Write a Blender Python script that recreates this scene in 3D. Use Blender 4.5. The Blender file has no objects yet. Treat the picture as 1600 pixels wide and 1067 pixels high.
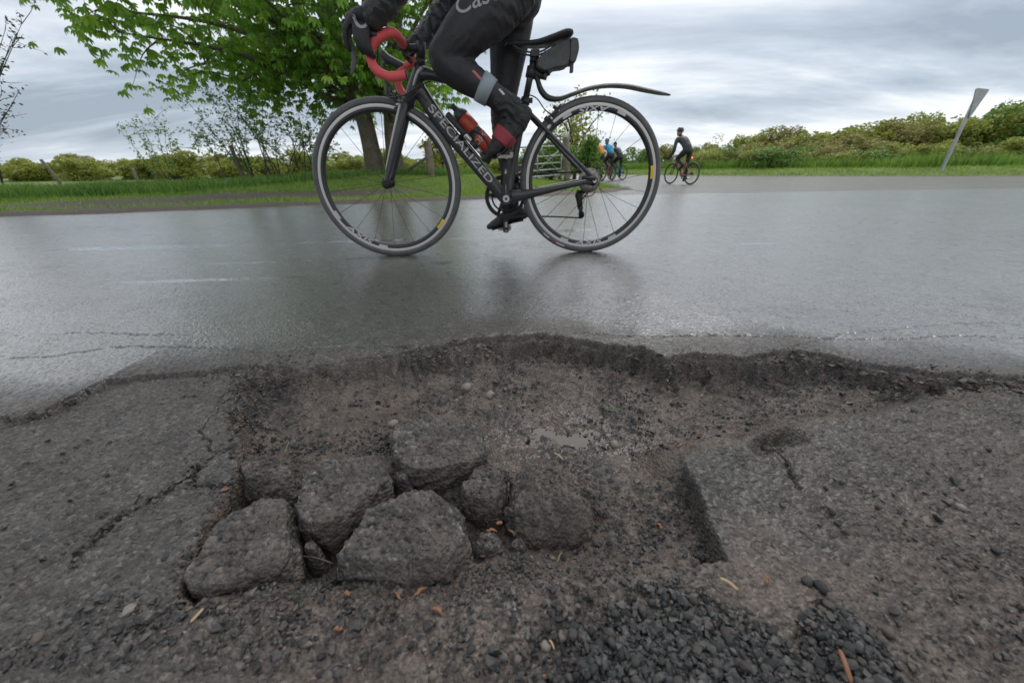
import bpy, bmesh, math, random
import numpy as np
from mathutils import Vector, Matrix, noise as mnoise
from mathutils.bvhtree import BVHTree

# ------------------------------------------------------------------ camera
SC = bpy.context.scene
COL = SC.collection
FPX, PITCH, ROLL, CAMH = 545.0, math.radians(26.2), math.radians(-0.6), 0.383
cam_d = bpy.data.cameras.new('camera')
cam = bpy.data.objects.new('camera', cam_d)
COL.objects.link(cam)
cam_d.sensor_width = 36.0
cam_d.lens = FPX / 1600 * 36
cam_d.clip_start = 0.02
cam_d.clip_end = 2000
CAMR = Matrix.Rotation(math.pi / 2 - PITCH, 3, 'X') @ Matrix.Rotation(ROLL, 3, 'Z')
cam.matrix_world = Matrix.Translation((0, 0, CAMH)) @ CAMR.to_4x4()
cam_d.dof.use_dof = True
cam_d.dof.focus_distance = 0.75
cam_d.dof.aperture_fstop = 5.0
SC.camera = cam
RM = np.array(CAMR)

def ray(px, py):
    return RM @ np.array([(px - 800) / FPX, (533.5 - py) / FPX, -1.0])

def gnd(px, py, z=0.0):
    """survey of the photograph: the ground point seen at a photo pixel"""
    d = ray(px, py)
    t = (z - CAMH) / d[2]
    return np.array([0, 0, CAMH]) + t * d

def far(px, py, Y):
    d = ray(px, py)
    return np.array([0, 0, CAMH]) + d * (Y / d[1])

# ------------------------------------------------------------------ sky, sun, exposure
SUN_EL, SUN_AZ = math.radians(52), math.radians(20)      # azimuth from +Y towards +X
W = bpy.data.worlds.new('World')
SC.world = W
W.use_nodes = True
nt = W.node_tree
nt.nodes.clear()
def wn(t, **k):
    n = nt.nodes.new(t)
    for a, b in k.items():
        setattr(n, a, b)
    return n
wl = nt.links.new
wo = wn('ShaderNodeOutputWorld')
bg = wn('ShaderNodeBackground')
bg.inputs['Strength'].default_value = 0.1
sky = wn('ShaderNodeTexSky', sky_type='NISHITA', sun_disc=False)
sky.sun_elevation = SUN_EL
sky.sun_rotation = SUN_AZ
tc = wn('ShaderNodeTexCoord')
sep = wn('ShaderNodeSeparateXYZ')
wl(tc.outputs['Generated'], sep.inputs[0])
zc = wn('ShaderNodeMath', operation='MAXIMUM'); zc.inputs[1].default_value = 0.0
wl(sep.outputs['Z'], zc.inputs[0])
za = wn('ShaderNodeMath', operation='ADD'); za.inputs[1].default_value = 0.16
wl(zc.outputs[0], za.inputs[0])
dv = wn('ShaderNodeVectorMath', operation='DIVIDE')
cz = wn('ShaderNodeCombineXYZ')
for i in range(3):
    wl(za.outputs[0], cz.inputs[i])
wl(tc.outputs['Generated'], dv.inputs[0]); wl(cz.outputs[0], dv.inputs[1])
mp = wn('ShaderNodeMapping')
mp.inputs['Rotation'].default_value = (0, 0, math.radians(-14))
mp.inputs['Location'].default_value = (3.3, 1.2, 0)
mp.inputs['Scale'].default_value = (0.42, 1.0, 0.0)
wl(dv.outputs[0], mp.inputs[0])
n1 = wn('ShaderNodeTexNoise'); n1.inputs['Scale'].default_value = 0.85; n1.inputs['Detail'].default_value = 9; n1.inputs['Roughness'].default_value = 0.60
n1.inputs['Distortion'].default_value = 0.35
wl(mp.outputs[0], n1.inputs['Vector'])
n2 = wn('ShaderNodeTexNoise'); n2.inputs['Scale'].default_value = 0.32; n2.inputs['Detail'].default_value = 3
wl(mp.outputs[0], n2.inputs['Vector'])
av = wn('ShaderNodeMix', data_type='FLOAT'); av.inputs[0].default_value = 0.45
wl(n1.outputs['Fac'], av.inputs[2]); wl(n2.outputs['Fac'], av.inputs[3])
rp = wn('ShaderNodeValToRGB')
cr = rp.color_ramp
cr.elements[0].position = 0.38; cr.elements[0].color = (0.24, 0.285, 0.34, 1)
cr.elements[1].position = 0.60; cr.elements[1].color = (0.85, 0.865, 0.88, 1)
e = cr.elements.new(0.45); e.color = (0.39, 0.44, 0.50, 1)
e = cr.elements.new(0.52); e.color = (0.635, 0.66, 0.69, 1)
wl(av.outputs[0], rp.inputs[0])
cs_ = wn('ShaderNodeVectorMath', operation='SCALE'); cs_.inputs['Scale'].default_value = 13.2
wl(rp.outputs['Color'], cs_.inputs[0])
mx = wn('ShaderNodeMix', data_type='RGBA'); mx.inputs[0].default_value = 0.93
wl(sky.outputs['Color'], mx.inputs[6]); wl(cs_.outputs[0], mx.inputs[7])
wl(mx.outputs[2], bg.inputs['Color']); wl(bg.outputs[0], wo.inputs[0])

sun_d = bpy.data.lights.new('sun', 'SUN')
sun_d.energy = 1.3
sun_d.angle = math.radians(40)
sun_d.color = (1.0, 0.97, 0.92)
sun = bpy.data.objects.new('sun', sun_d)
COL.objects.link(sun)
sv = Vector((math.sin(SUN_AZ) * math.cos(SUN_EL), math.cos(SUN_AZ) * math.cos(SUN_EL), math.sin(SUN_EL)))
sun.rotation_euler = sv.to_track_quat('Z', 'Y').to_euler()
SC.view_settings.view_transform = 'Standard'
SC.view_settings.look = 'None'
SC.view_settings.gamma = 1
SC.view_settings.use_curve_mapping = False
SC.view_settings.exposure = 0.28

# ------------------------------------------------------------------ helpers
rng = np.random.default_rng(7)
random.seed(7)

def tag(o, label=None, cat=None, group=None, kind=None):
    if label: o['label'] = label
    if cat: o['category'] = cat
    if group: o['group'] = group
    if kind: o['kind'] = kind
    return o

def empty(name, loc=(0, 0, 0), rz=0.0):
    o = bpy.data.objects.new(name, None)
    o.empty_display_size = 0.05
    o.location = loc
    o.rotation_euler = (0, 0, rz)
    COL.objects.link(o)
    return o

def link(name, me, parent=None):
    o = bpy.data.objects.new(name, me)
    COL.objects.link(o)
    if parent is not None:
        o.parent = parent
    return o

def npmesh(name, V, F, mats=(), smooth=True, mi=None):
    """V (n,3) array, F (m,k) array of equal sized faces"""
    me = bpy.data.meshes.new(name)
    V = np.asarray(V, np.float32); F = np.asarray(F, np.int32)
    m, k = F.shape
    me.vertices.add(len(V)); me.vertices.foreach_set('co', V.ravel())
    me.loops.add(m * k); me.loops.foreach_set('vertex_index', F.ravel())
    me.polygons.add(m); me.polygons.foreach_set('loop_start', np.arange(m, dtype=np.int32) * k)
    try:
        me.polygons.foreach_set('loop_total', np.full(m, k, np.int32))
    except Exception:
        pass
    me.update(calc_edges=True)
    me.polygons.foreach_set('use_smooth', np.full(m, smooth, bool))
    if not isinstance(mats, (list, tuple)): mats = [mats]
    for x in mats: me.materials.append(x)
    if mi is not None: me.polygons.foreach_set('material_index', np.asarray(mi, np.int32))
    me.validate()
    return me

class MB:
    def __init__(s): s.v = []; s.f = []; s.sm = []
    def add(s, V, F, smooth=True):
        b = len(s.v)
        s.v += [tuple(map(float, p)) for p in V]
        s.f += [tuple(int(i) + b for i in f) for f in F]
        s.sm += [smooth] * len(F)
        return s
    def build(s, name, m, parent=None):
        me = bpy.data.meshes.new(name)
        me.from_pydata(s.v, [], s.f)
        me.polygons.foreach_set('use_smooth', s.sm)
        me.materials.append(m)
        me.update()
        return link(name, me, parent)
    # primitive adders
    def box(s, c, d, R=None):
        c = np.array(c, float); h = np.array(d, float) / 2
        P = np.array([[x, y, z] for x in (-1, 1) for y in (-1, 1) for z in (-1, 1)], float) * h
        if R is not None: P = P @ np.array(R).T
        return s.add(P + c, [(0, 1, 3, 2), (4, 6, 7, 5), (0, 4, 5, 1), (2, 3, 7, 6), (0, 2, 6, 4), (1, 5, 7, 3)], False)
    def tube(s, path, rad, n=8, cap=True, closed=False):
        P = [Vector(p) for p in path]; m = len(P)
        if not hasattr(rad, '__len__'): rad = [rad] * m
        T = []
        for i in range(m):
            a = P[(i - 1) % m] if (closed or i) else P[i]
            b = P[(i + 1) % m] if (closed or i < m - 1) else P[i]
            T.append((b - a).normalized())
        ref = Vector((0, 0, 1)) if abs(T[0].z) < 0.8 else Vector((1, 0, 0))
        N = (ref - T[0] * ref.dot(T[0])).normalized()
        V = []
        for i in range(m):
            N = (N - T[i] * N.dot(T[i]))
            N = N.normalized() if N.length > 1e-6 else T[i].orthogonal().normalized()
            B = T[i].cross(N)
            for j in range(n):
                a = 2 * math.pi * j / n
                V.append(P[i] + (N * math.cos(a) + B * math.sin(a)) * rad[i])
        return s._rings(V, m, n, cap, closed)
    def loft(s, path, ra, rb, ref=(0, 1, 0), n=12, cap=True, power=2.0):
        """elliptic sections; rb along ref, ra across"""
        P = [Vector(p) for p in path]; m = len(P)
        if not hasattr(ra, '__len__'): ra = [ra] * m
        if not hasattr(rb, '__len__'): rb = [rb] * m
        V = []; ref = Vector(ref)
        for i in range(m):
            T = (P[min(i + 1, m - 1)] - P[max(i - 1, 0)]).normalized()
            B = (ref - T * ref.dot(T)).normalized(); N = T.cross(B)
            for j in range(n):
                a = 2 * math.pi * j / n
                c, d = math.cos(a), math.sin(a)
                c = math.copysign(abs(c) ** (2 / power), c); d = math.copysign(abs(d) ** (2 / power), d)
                V.append(P[i] + N * (ra[i] * c) + B * (rb[i] * d))
        return s._rings(V, m, n, cap, False)
    def _rings(s, V, m, n, cap, closed):
        F = []
        for i in range(m if closed else m - 1):
            k = (i + 1) % m
            for j in range(n):
                F.append((i * n + j, i * n + (j + 1) % n, k * n + (j + 1) % n, k * n + j))
        s.add(V, F)
        if cap and not closed:
            b = len(s.v) - len(V)
            s.f.append(tuple(b + j for j in range(n))[::-1]); s.sm.append(False)
            s.f.append(tuple(b + (m - 1) * n + j for j in range(n))); s.sm.append(False)
        return s
    def lathe(s, prof, c, axis='Y', n=24, closed=True):
        """prof: (radius, height) pairs round an axis"""
        V = []; m = len(prof)
        for k in range(n):
            a = 2 * math.pi * k / n
            for r, h in prof:
                p = (r * math.cos(a), h, r * math.sin(a)) if axis == 'Y' else (r * math.cos(a), r * math.sin(a), h)
                V.append((p[0] + c[0], p[1] + c[1], p[2] + c[2]))
        F = []
        mm = m if closed else m - 1
        for k in range(n):
            for j in range(mm):
                F.append((k * m + j, k * m + (j + 1) % m, ((k + 1) % n) * m + (j + 1) % m, ((k + 1) % n) * m + j))
        return s.add(V, F)
    def ball(s, c, r, n=8, sc=(1, 1, 1)):
        V = []; F = []
        for i in range(n + 1):
            t = math.pi * i / n
            for j in range(2 * n):
                a = math.pi * j / n
                V.append((c[0] + r * sc[0] * math.sin(t) * math.cos(a), c[1] + r * sc[1] * math.sin(t) * math.sin(a), c[2] + r * sc[2] * math.cos(t)))
        for i in range(n):
            for j in range(2 * n):
                F.append((i * 2 * n + j, (i + 1) * 2 * n + j, (i + 1) * 2 * n + (j + 1) % (2 * n), i * 2 * n + (j + 1) % (2 * n)))
        return s.add(V, F)

def spline(pts, k=6):
    """Catmull-Rom through points of any dimension"""
    P = np.asarray(pts, float)
    P = np.vstack([2 * P[0] - P[1], P, 2 * P[-1] - P[-2]])
    out = []
    for i in range(1, len(P) - 2):
        for j in range(k):
            t = j / k
            a, b, c, d = P[i - 1], P[i], P[i + 1], P[i + 2]
            out.append(0.5 * (2 * b + (c - a) * t + (2 * a - 5 * b + 4 * c - d) * t * t + (3 * b - a - 3 * c + d) * t ** 3))
    out.append(P[-2])
    return np.array(out)

def baked(o, name, mods, m, parent=None):
    """apply modifiers and replace by a plain mesh object"""
    for t, kw in mods:
        md = o.modifiers.new(t, t)
        for a, b in kw.items(): setattr(md, a, b)
    dg = bpy.context.evaluated_depsgraph_get()
    me = bpy.data.meshes.new_from_object(o.evaluated_get(dg))
    me.name = name
    old = o.data
    bpy.data.objects.remove(o); bpy.data.meshes.remove(old)
    me.materials.clear(); me.materials.append(m)
    me.polygons.foreach_set('use_smooth', np.ones(len(me.polygons), bool))
    return link(name, me, parent)

# ------------------------------------------------------------------ numpy noise
def _hash(ix, iy, seed):
    h = (ix.astype(np.int64) * 374761393 + iy.astype(np.int64) * 668265263 + seed * 974634777) & 0xFFFFFFFF
    h = ((h ^ (h >> 13)) * 1274126177) & 0xFFFFFFFF
    h = (h ^ (h >> 16)) & 0xFFFFFFFF
    return h / 4294967295.0

def vnoise(x, y, seed=0):
    ix = np.floor(x); iy = np.floor(y)
    fx = x - ix; fy = y - iy
    fx = fx * fx * fx * (fx * (fx * 6 - 15) + 10); fy = fy * fy * fy * (fy * (fy * 6 - 15) + 10)
    a = _hash(ix, iy, seed); b = _hash(ix + 1, iy, seed); c = _hash(ix, iy + 1, seed); d = _hash(ix + 1, iy + 1, seed)
    return (a * (1 - fx) + b * fx) * (1 - fy) + (c * (1 - fx) + d * fx) * fy

def fbm(x, y, sc, oct=4, seed=0, gain=0.5):
    s = 0; a = 1; t = 0
    x = x * sc; y = y * sc
    for i in range(oct):
        s = s + a * vnoise(x, y, seed + i * 17); t += a
        a *= gain; x = x * 2.03 + 13.1; y = y * 2.03 + 7.7
    return s / t            # 0..1

def worley(x, y, sc, seed=0):
    x = x * sc; y = y * sc
    ix = np.floor(x); iy = np.floor(y)
    d1 = np.full(x.shape, 9.0); idv = np.zeros(x.shape)
    for dx in (-1, 0, 1):
        for dy in (-1, 0, 1):
            cx = ix + dx; cy = iy + dy
            px = cx + _hash(cx, cy, seed); py = cy + _hash(cx, cy, seed + 5)
            d = (px - x) ** 2 + (py - y) ** 2
            m = d < d1
            d1 = np.where(m, d, d1); idv = np.where(m, _hash(cx, cy, seed + 9), idv)
    return np.sqrt(d1), idv

def sstep(a, b, x):
    t = np.clip((x - a) / (b - a), 0, 1)
    return t * t * (3 - 2 * t)

def segdist(X, Y, poly, closed=False):
    P = np.asarray(poly, float)[:, :2]
    d = np.full(np.shape(X), 1e9)
    n = len(P)
    for i in range(n if closed else n - 1):
        a = P[i]; b = P[(i + 1) % n]; ab = b - a
        t = np.clip(((X - a[0]) * ab[0] + (Y - a[1]) * ab[1]) / (ab @ ab + 1e-12), 0, 1)
        d = np.minimum(d, (X - a[0] - t * ab[0]) ** 2 + (Y - a[1] - t * ab[1]) ** 2)
    return np.sqrt(d)

def inpoly(X, Y, poly):
    P = np.asarray(poly, float)[:, :2]
    r = np.zeros(np.shape(X), bool)
    n = len(P); j = n - 1
    for i in range(n):
        xi, yi = P[i]; xj, yj = P[j]
        if yi != yj:
            r ^= ((yi > Y) != (yj > Y)) & (X < (xj - xi) * (Y - yi) / (yj - yi) + xi)
        j = i
    return r

# ------------------------------------------------------------------ materials
def newmat(name):
    m = bpy.data.materials.new(name); m.use_nodes = True
    t = m.node_tree
    return m, t, t.nodes['Principled BSDF']

def node(t, typ, **k):
    n = t.nodes.new(typ)
    for a, b in k.items():
        if a.startswith('i_'):
            n.inputs[a[2:].replace('_', ' ')].default_value = b
        else: setattr(n, a, b)
    return n

def noise_tex(t, co, scale, detail=4, rough=0.5):
    n = node(t, 'ShaderNodeTexNoise')
    n.inputs['Scale'].default_value = scale; n.inputs['Detail'].default_value = detail; n.inputs['Roughness'].default_value = rough
    t.links.new(co, n.inputs['Vector'])
    return n.outputs['Fac']

def ramp(t, fac, stops):
    r = node(t, 'ShaderNodeValToRGB')
    el = r.color_ramp.elements
    while len(el) < len(stops): el.new(0.5)
    for e, (p, c) in zip(el, stops):
        e.position = p; e.color = (*c, 1) if len(c) == 3 else c
    t.links.new(fac, r.inputs[0])
    return r.outputs['Color']

def mixc(t, fac, a, b, bt='MIX'):
    n = node(t, 'ShaderNodeMix', data_type='RGBA', blend_type=bt)
    if isinstance(fac, (int, float)): n.inputs[0].default_value = fac
    else: t.links.new(fac, n.inputs[0])
    for v, i in ((a, 6), (b, 7)):
        if isinstance(v, tuple): n.inputs[i].default_value = (*v, 1)
        else: t.links.new(v, n.inputs[i])
    return n.outputs[2]

def mathn(t, op, a, b=0.0, c=None, clamp=False):
    n = node(t, 'ShaderNodeMath', operation=op, use_clamp=clamp)
    for i, v in enumerate((a, b, c)):
        if v is None: continue
        if isinstance(v, (int, float)): n.inputs[i].default_value = v
        else: t.links.new(v, n.inputs[i])
    return n.outputs[0]

def bump(t, h, strength, dist, prev=None):
    b = node(t, 'ShaderNodeBump')
    b.inputs['Strength'].default_value = strength; b.inputs['Distance'].default_value = dist
    t.links.new(h, b.inputs['Height'])
    if prev is not None: t.links.new(prev, b.inputs['Normal'])
    return b.outputs[0]

def mat(name, c, rough=0.5, metal=0.0, c2=None, scale=20, var=0.25, bs=0.0, bscale=None, bd=0.002, spec=0.5, coat=0.0, emit=None):
    """plain procedural material: two tones of noise, roughness variation and a little relief"""
    m, t, p = newmat(name)
    tcn = node(t, 'ShaderNodeTexCoord').outputs['Object']
    if c2 is None: c2 = tuple(x * (1 - var) for x in c)
    f = noise_tex(t, tcn, scale, 5)
    f = mathn(t, 'MULTIPLY_ADD', f, 2.2, -0.6, True)
    t.links.new(mixc(t, f, c, c2), p.inputs['Base Color'])
    r = mathn(t, 'MULTIPLY_ADD', noise_tex(t, tcn, scale * 2.3, 3), 0.25, rough - 0.12, True)
    t.links.new(r, p.inputs['Roughness'])
    p.inputs['Metallic'].default_value = metal
    p.inputs['Specular IOR Level'].default_value = spec
    p.inputs['Coat Weight'].default_value = coat
    if bs:
        t.links.new(bump(t, noise_tex(t, tcn, bscale or scale * 4, 4), bs, bd), p.inputs['Normal'])
    if emit:
        p.inputs['Emission Color'].default_value = (*emit[0], 1); p.inputs['Emission Strength'].default_value = emit[1]
    return m

def leafmat(name, cols, rough=0.45, trans=0.35, scale=0.8):
    m, t, p = newmat(name)
    g = node(t, 'ShaderNodeNewGeometry')
    tco = node(t, 'ShaderNodeTexCoord').outputs['Object']
    n = noise_tex(t, tco, scale, 3)
    r = mathn(t, 'MULTIPLY_ADD', g.outputs['Random Per Island'], 0.55, 0.0)
    f = mathn(t, 'ADD', mathn(t, 'MULTIPLY_ADD', n, 1.3, -0.42), r, clamp=True)
    k = len(cols)
    colr = ramp(t, f, [(i / max(1, k - 1), c) for i, c in enumerate(cols)])
    t.links.new(colr, p.inputs['Base Color'])
    p.inputs['Roughness'].default_value = rough
    tr = node(t, 'ShaderNodeBsdfTranslucent')
    t.links.new(mixc(t, 0.35, colr, (0.30, 0.42, 0.05)), tr.inputs['Color'])
    ms = node(t, 'ShaderNodeMixShader'); ms.inputs[0].default_value = trans
    t.links.new(p.outputs[0], ms.inputs[1]); t.links.new(tr.outputs[0], ms.inputs[2])
    t.links.new(ms.outputs[0], t.nodes['Material Output'].inputs['Surface'])
    return m

def aggregate(t, co, sc=150):
    v = node(t, 'ShaderNodeTexVoronoi'); v.inputs['Scale'].default_value = sc; v.inputs['Randomness'].default_value = 1.0
    t.links.new(co, v.inputs['Vector'])
    return v

def road_material():
    m, t, p = newmat('road_tarmac_and_mud')
    co = node(t, 'ShaderNodeTexCoord').outputs['Object']
    at = node(t, 'ShaderNodeAttribute', attribute_name='surf')
    sp = node(t, 'ShaderNodeSeparateColor'); t.links.new(at.outputs['Color'], sp.inputs[0])
    mud, wet, tar = sp.outputs[0], sp.outputs[1], sp.outputs[2]
    big = noise_tex(t, co, 1.7, 6, 0.6); mid = noise_tex(t, co, 22, 6, 0.65); fine = noise_tex(t, co, 260, 3, 0.7)
    v = aggregate(t, co, 210)
    vs = node(t, 'ShaderNodeSeparateColor'); t.links.new(v.outputs['Color'], vs.inputs[0])
    asp = ramp(t, mathn(t, 'MULTIPLY_ADD', mid, 0.6, mathn(t, 'MULTIPLY', big, 0.4)), [(0.3, (0.052, 0.048, 0.044)), (0.5, (0.086, 0.077, 0.070)), (0.72, (0.130, 0.117, 0.106))])
    speck = ramp(t, vs.outputs[0], [(0.0, (0.42, 0.42, 0.42)), (0.5, (0.95, 0.95, 0.95)), (0.9, (1.55, 1.53, 1.5)), (0.985, (2.4, 2.3, 2.2))])
    asp = mixc(t, 0.85, asp, speck, 'MULTIPLY')
    mudc = ramp(t, mathn(t, 'MULTIPLY_ADD', mid, 0.8, mathn(t, 'MULTIPLY', fine, 0.2)), [(0.32, (0.049, 0.036, 0.030)), (0.46, (0.121, 0.091, 0.074)), (0.60, (0.186, 0.142, 0.115)), (0.78, (0.277, 0.218, 0.180))])
    col = mixc(t, mud, asp, mudc)
    grit = ramp(t, mid, [(0.3, (0.030, 0.027, 0.026)), (0.7, (0.061, 0.056, 0.053))])
    col = mixc(t, tar, col, grit)
    t.links.new(col, p.inputs['Base Color'])
    rgh = mathn(t, 'MULTIPLY_ADD', wet, -0.38, 0.66)
    rgh = mathn(t, 'ADD', rgh, mathn(t, 'MULTIPLY_ADD', mid, 0.3, -0.15), clamp=True)
    t.links.new(rgh, p.inputs['Roughness'])
    h = mathn(t, 'SUBTRACT', mathn(t, 'MULTIPLY', fine, 0.5), mathn(t, 'MULTIPLY', v.outputs['Distance'], 0.9))
    b0 = bump(t, noise_tex(t, co, 70, 7, 0.72), 0.7, 0.012)
    b1 = bump(t, h, 1.0, 0.006, b0)
    t.links.new(b1, p.inputs['Normal'])
    wv = node(t, 'ShaderNodeMapping'); wv.inputs['Scale'].default_value = (0.25, 1.0, 1.0); wv.inputs['Rotation'].default_value = (0, 0, math.radians(-12))
    t.links.new(co, wv.inputs[0])
    pool = at.outputs['Alpha']; dry = mathn(t, 'SUBTRACT', 1.0, pool)
    film = noise_tex(t, wv.outputs[0], 1.9, 5, 0.6)
    film = ramp(t, mathn(t, 'MULTIPLY_ADD', noise_tex(t, co, 9, 5, 0.65), 0.5, mathn(t, 'MULTIPLY', film, 0.5)), [(0.38, (0.45, 0.45, 0.45)), (0.58, (1, 1, 1))])
    grain = ramp(t, vs.outputs[1], [(0.0, (0.35, 0.35, 0.35)), (0.35, (0.85, 0.85, 0.85)), (0.6, (1.1, 1.1, 1.1))])
    t.links.new(mathn(t, 'MAXIMUM', mathn(t, 'MULTIPLY', mathn(t, 'MULTIPLY', mathn(t, 'MULTIPLY', wet, film), 1.7), grain, clamp=True), pool), p.inputs['Coat Weight'])
    t.links.new(mathn(t, 'MULTIPLY', mathn(t, 'MULTIPLY_ADD', mid, 0.30, 0.04, True), dry), p.inputs['Coat Roughness'])
    p.inputs['Coat IOR'].default_value = 2.0
    hb = mathn(t, 'MULTIPLY', mathn(t, 'ADD', mathn(t, 'MULTIPLY', h, 0.4), mathn(t, 'MULTIPLY', noise_tex(t, co, 28, 4, 0.6), 0.5)), dry)
    t.links.new(bump(t, hb, 0.20, 0.006), p.inputs['Coat Normal'])
    return m

def chunk_material(name, mudlo, mudhi, dk=1.0):
    m, t, p = newmat(name)
    co = node(t, 'ShaderNodeTexCoord').outputs['Object']
    mid = noise_tex(t, co, 30, 6, 0.65); big = noise_tex(t, co, 9, 4, 0.6); fine = noise_tex(t, co, 300, 3, 0.7)
    v = aggregate(t, co, 190)
    vs = node(t, 'ShaderNodeSeparateColor'); t.links.new(v.outputs['Color'], vs.inputs[0])
    asp = ramp(t, mid, [(0.3, (0.020 * dk, 0.019 * dk, 0.018 * dk)), (0.55, (0.042 * dk, 0.039 * dk, 0.037 * dk)), (0.75, (0.072 * dk, 0.067 * dk, 0.062 * dk))])
    speck = ramp(t, vs.outputs[0], [(0.0, (0.40, 0.40, 0.40)), (0.5, (0.95, 0.95, 0.95)), (0.9, (1.55, 1.52, 1.48)), (0.985, (2.8, 2.6, 2.4))])
    v2 = aggregate(t, co, 75)
    vs2 = node(t, 'ShaderNodeSeparateColor'); t.links.new(v2.outputs['Color'], vs2.inputs[0])
    asp = mixc(t, 0.7, asp, ramp(t, vs2.outputs[1], [(0.0, (0.6, 0.6, 0.6)), (0.6, (1, 1, 1)), (0.9, (1.5, 1.45, 1.38))]), 'MULTIPLY')
    asp = mixc(t, 0.8, asp, speck, 'MULTIPLY')
    mudc = ramp(t, fine, [(0.3, (0.090, 0.071, 0.059)), (0.7, (0.169, 0.133, 0.112))])
    mk = ramp(t, big, [(mudlo, (0, 0, 0)), (mudhi, (1, 1, 1))])
    t.links.new(mixc(t, mk, asp, mudc), p.inputs['Base Color'])
    t.links.new(mathn(t, 'MULTIPLY_ADD', mid, 0.35, 0.40), p.inputs['Roughness'])
    h = mathn(t, 'SUBTRACT', mathn(t, 'MULTIPLY', fine, 0.6), mathn(t, 'MULTIPLY_ADD', v.outputs['Distance'], 0.8, mathn(t, 'MULTIPLY', v2.outputs['Distance'], 0.9)))
    t.links.new(bump(t, h, 1.0, 0.006), p.inputs['Normal'])
    return m

def ground_grass_material():
    m, t, p = newmat('grassy_earth')
    co = node(t, 'ShaderNodeTexCoord').outputs['Object']
    at = node(t, 'ShaderNodeAttribute', attribute_name='surf')
    sp = node(t, 'ShaderNodeSeparateColor'); t.links.new(at.outputs['Color'], sp.inputs[0])
    n = noise_tex(t, co, 2.5, 8, 0.7); f = noise_tex(t, co, 40, 4, 0.7)
    g = ramp(t, n, [(0.3, (0.065, 0.115, 0.018)), (0.5, (0.12, 0.18, 0.03)), (0.7, (0.19, 0.22, 0.055))])
    d = ramp(t, f, [(0.3, (0.075, 0.058, 0.045)), (0.7, (0.15, 0.12, 0.098))])
    t.links.new(mixc(t, sp.outputs[0], g, d), p.inputs['Base Color'])
    p.inputs['Roughness'].default_value = 0.85
    t.links.new(bump(t, f, 0.8, 0.02), p.inputs['Normal'])
    return m

def water_material(name, c, rough=0.03, ior=1.333):
    m, t, p = newmat(name)
    co = node(t, 'ShaderNodeTexCoord').outputs['Object']
    t.links.new(mixc(t, noise_tex(t, co, 14, 4), c, tuple(x * 0.6 for x in c)), p.inputs['Base Color'])
    p.inputs['Roughness'].default_value = rough
    p.inputs['IOR'].default_value = ior
    return m

M = {}
M['road'] = road_material()
M['chunk'] = chunk_material('broken_tarmac', 0.40, 0.64, 2.35)
M['chunk_mud'] = chunk_material('muddy_broken_tarmac', 0.34, 0.56, 2.1)
M['pebble'] = mat('tarmac_pebble', (0.048, 0.045, 0.043), 0.5, c2=(0.016, 0.015, 0.015), scale=60, bs=0.5, bscale=350, bd=0.001)
M['pebble2'] = mat('dusty_pebble', (0.075, 0.068, 0.064), 0.6, c2=(0.04, 0.037, 0.035), scale=60, bs=0.5, bscale=350, bd=0.001)
M['pebble3'] = mat('crumbled_tarmac', (0.066, 0.056, 0.050), 0.6, c2=(0.030, 0.026, 0.024), scale=30, bs=0.5, bscale=350, bd=0.001)
def pebble_mat(name, cols, rough):
    m, t, p = newmat(name)
    g = node(t, 'ShaderNodeNewGeometry'); oi = node(t, 'ShaderNodeObjectInfo')
    co = node(t, 'ShaderNodeTexCoord').outputs['Object']
    f = mathn(t, 'FRACT', mathn(t, 'ADD', g.outputs['Random Per Island'], oi.outputs['Random']))
    c = ramp(t, f, [(i / (len(cols) - 1), q) for i, q in enumerate(cols)])
    n = noise_tex(t, co, 400, 4, 0.7)
    t.links.new(mixc(t, 0.6, c, ramp(t, n, [(0.3, (0.45, 0.45, 0.45)), (0.7, (1.5, 1.5, 1.5))]), 'MULTIPLY'), p.inputs['Base Color'])
    p.inputs['Roughness'].default_value = rough
    t.links.new(bump(t, n, 0.6, 0.0012), p.inputs['Normal'])
    return m
M['pebble'] = pebble_mat('tarmac_pebble', [(0.014, 0.013, 0.013), (0.026, 0.025, 0.025), (0.036, 0.034, 0.033), (0.055, 0.051, 0.048), (0.085, 0.076, 0.070)], 0.48)
M['pebble2'] = pebble_mat('dusty_pebble', [(0.044, 0.036, 0.031), (0.075, 0.062, 0.054), (0.106, 0.086, 0.074), (0.175, 0.144, 0.121)], 0.65)
M['pebble3'] = pebble_mat('crumbled_tarmac', [(0.030, 0.025, 0.023), (0.053, 0.043, 0.038), (0.081, 0.066, 0.056), (0.125, 0.102, 0.087)], 0.6)
M['pale_stone'] = mat('pale_stone', (0.26, 0.22, 0.19), 0.6, c2=(0.15, 0.125, 0.11), scale=90, bs=0.4, bscale=300, bd=0.001)
M['chip'] = mat('orange_husk', (0.22, 0.10, 0.055), 0.6, c2=(0.18, 0.075, 0.035), scale=120, bs=0.4, bd=0.001)
M['straw'] = mat('straw', (0.46, 0.34, 0.19), 0.6, scale=150, bs=0.3, bd=0.001)
M['greenblade'] = mat('green_blade', (0.12, 0.17, 0.05), 0.5, scale=100)
M['puddle_mud'] = water_material('muddy_water', (0.022, 0.015, 0.007), 0.02)
M['film'] = water_material('rain_film', (0.045, 0.045, 0.045), 0.02, 1.6)
M['earth'] = ground_grass_material()
M['grass'] = leafmat('grass_blades', [(0.079, 0.176, 0.019), (0.160, 0.287, 0.035), (0.271, 0.383, 0.064), (0.415, 0.447, 0.128)], 0.55, 0.3, 0.7)
M['longgrass'] = leafmat('long_grass_blades', [(0.045, 0.128, 0.018), (0.090, 0.210, 0.030), (0.150, 0.285, 0.045), (0.330, 0.360, 0.135)], 0.55, 0.3, 0.5)
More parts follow.
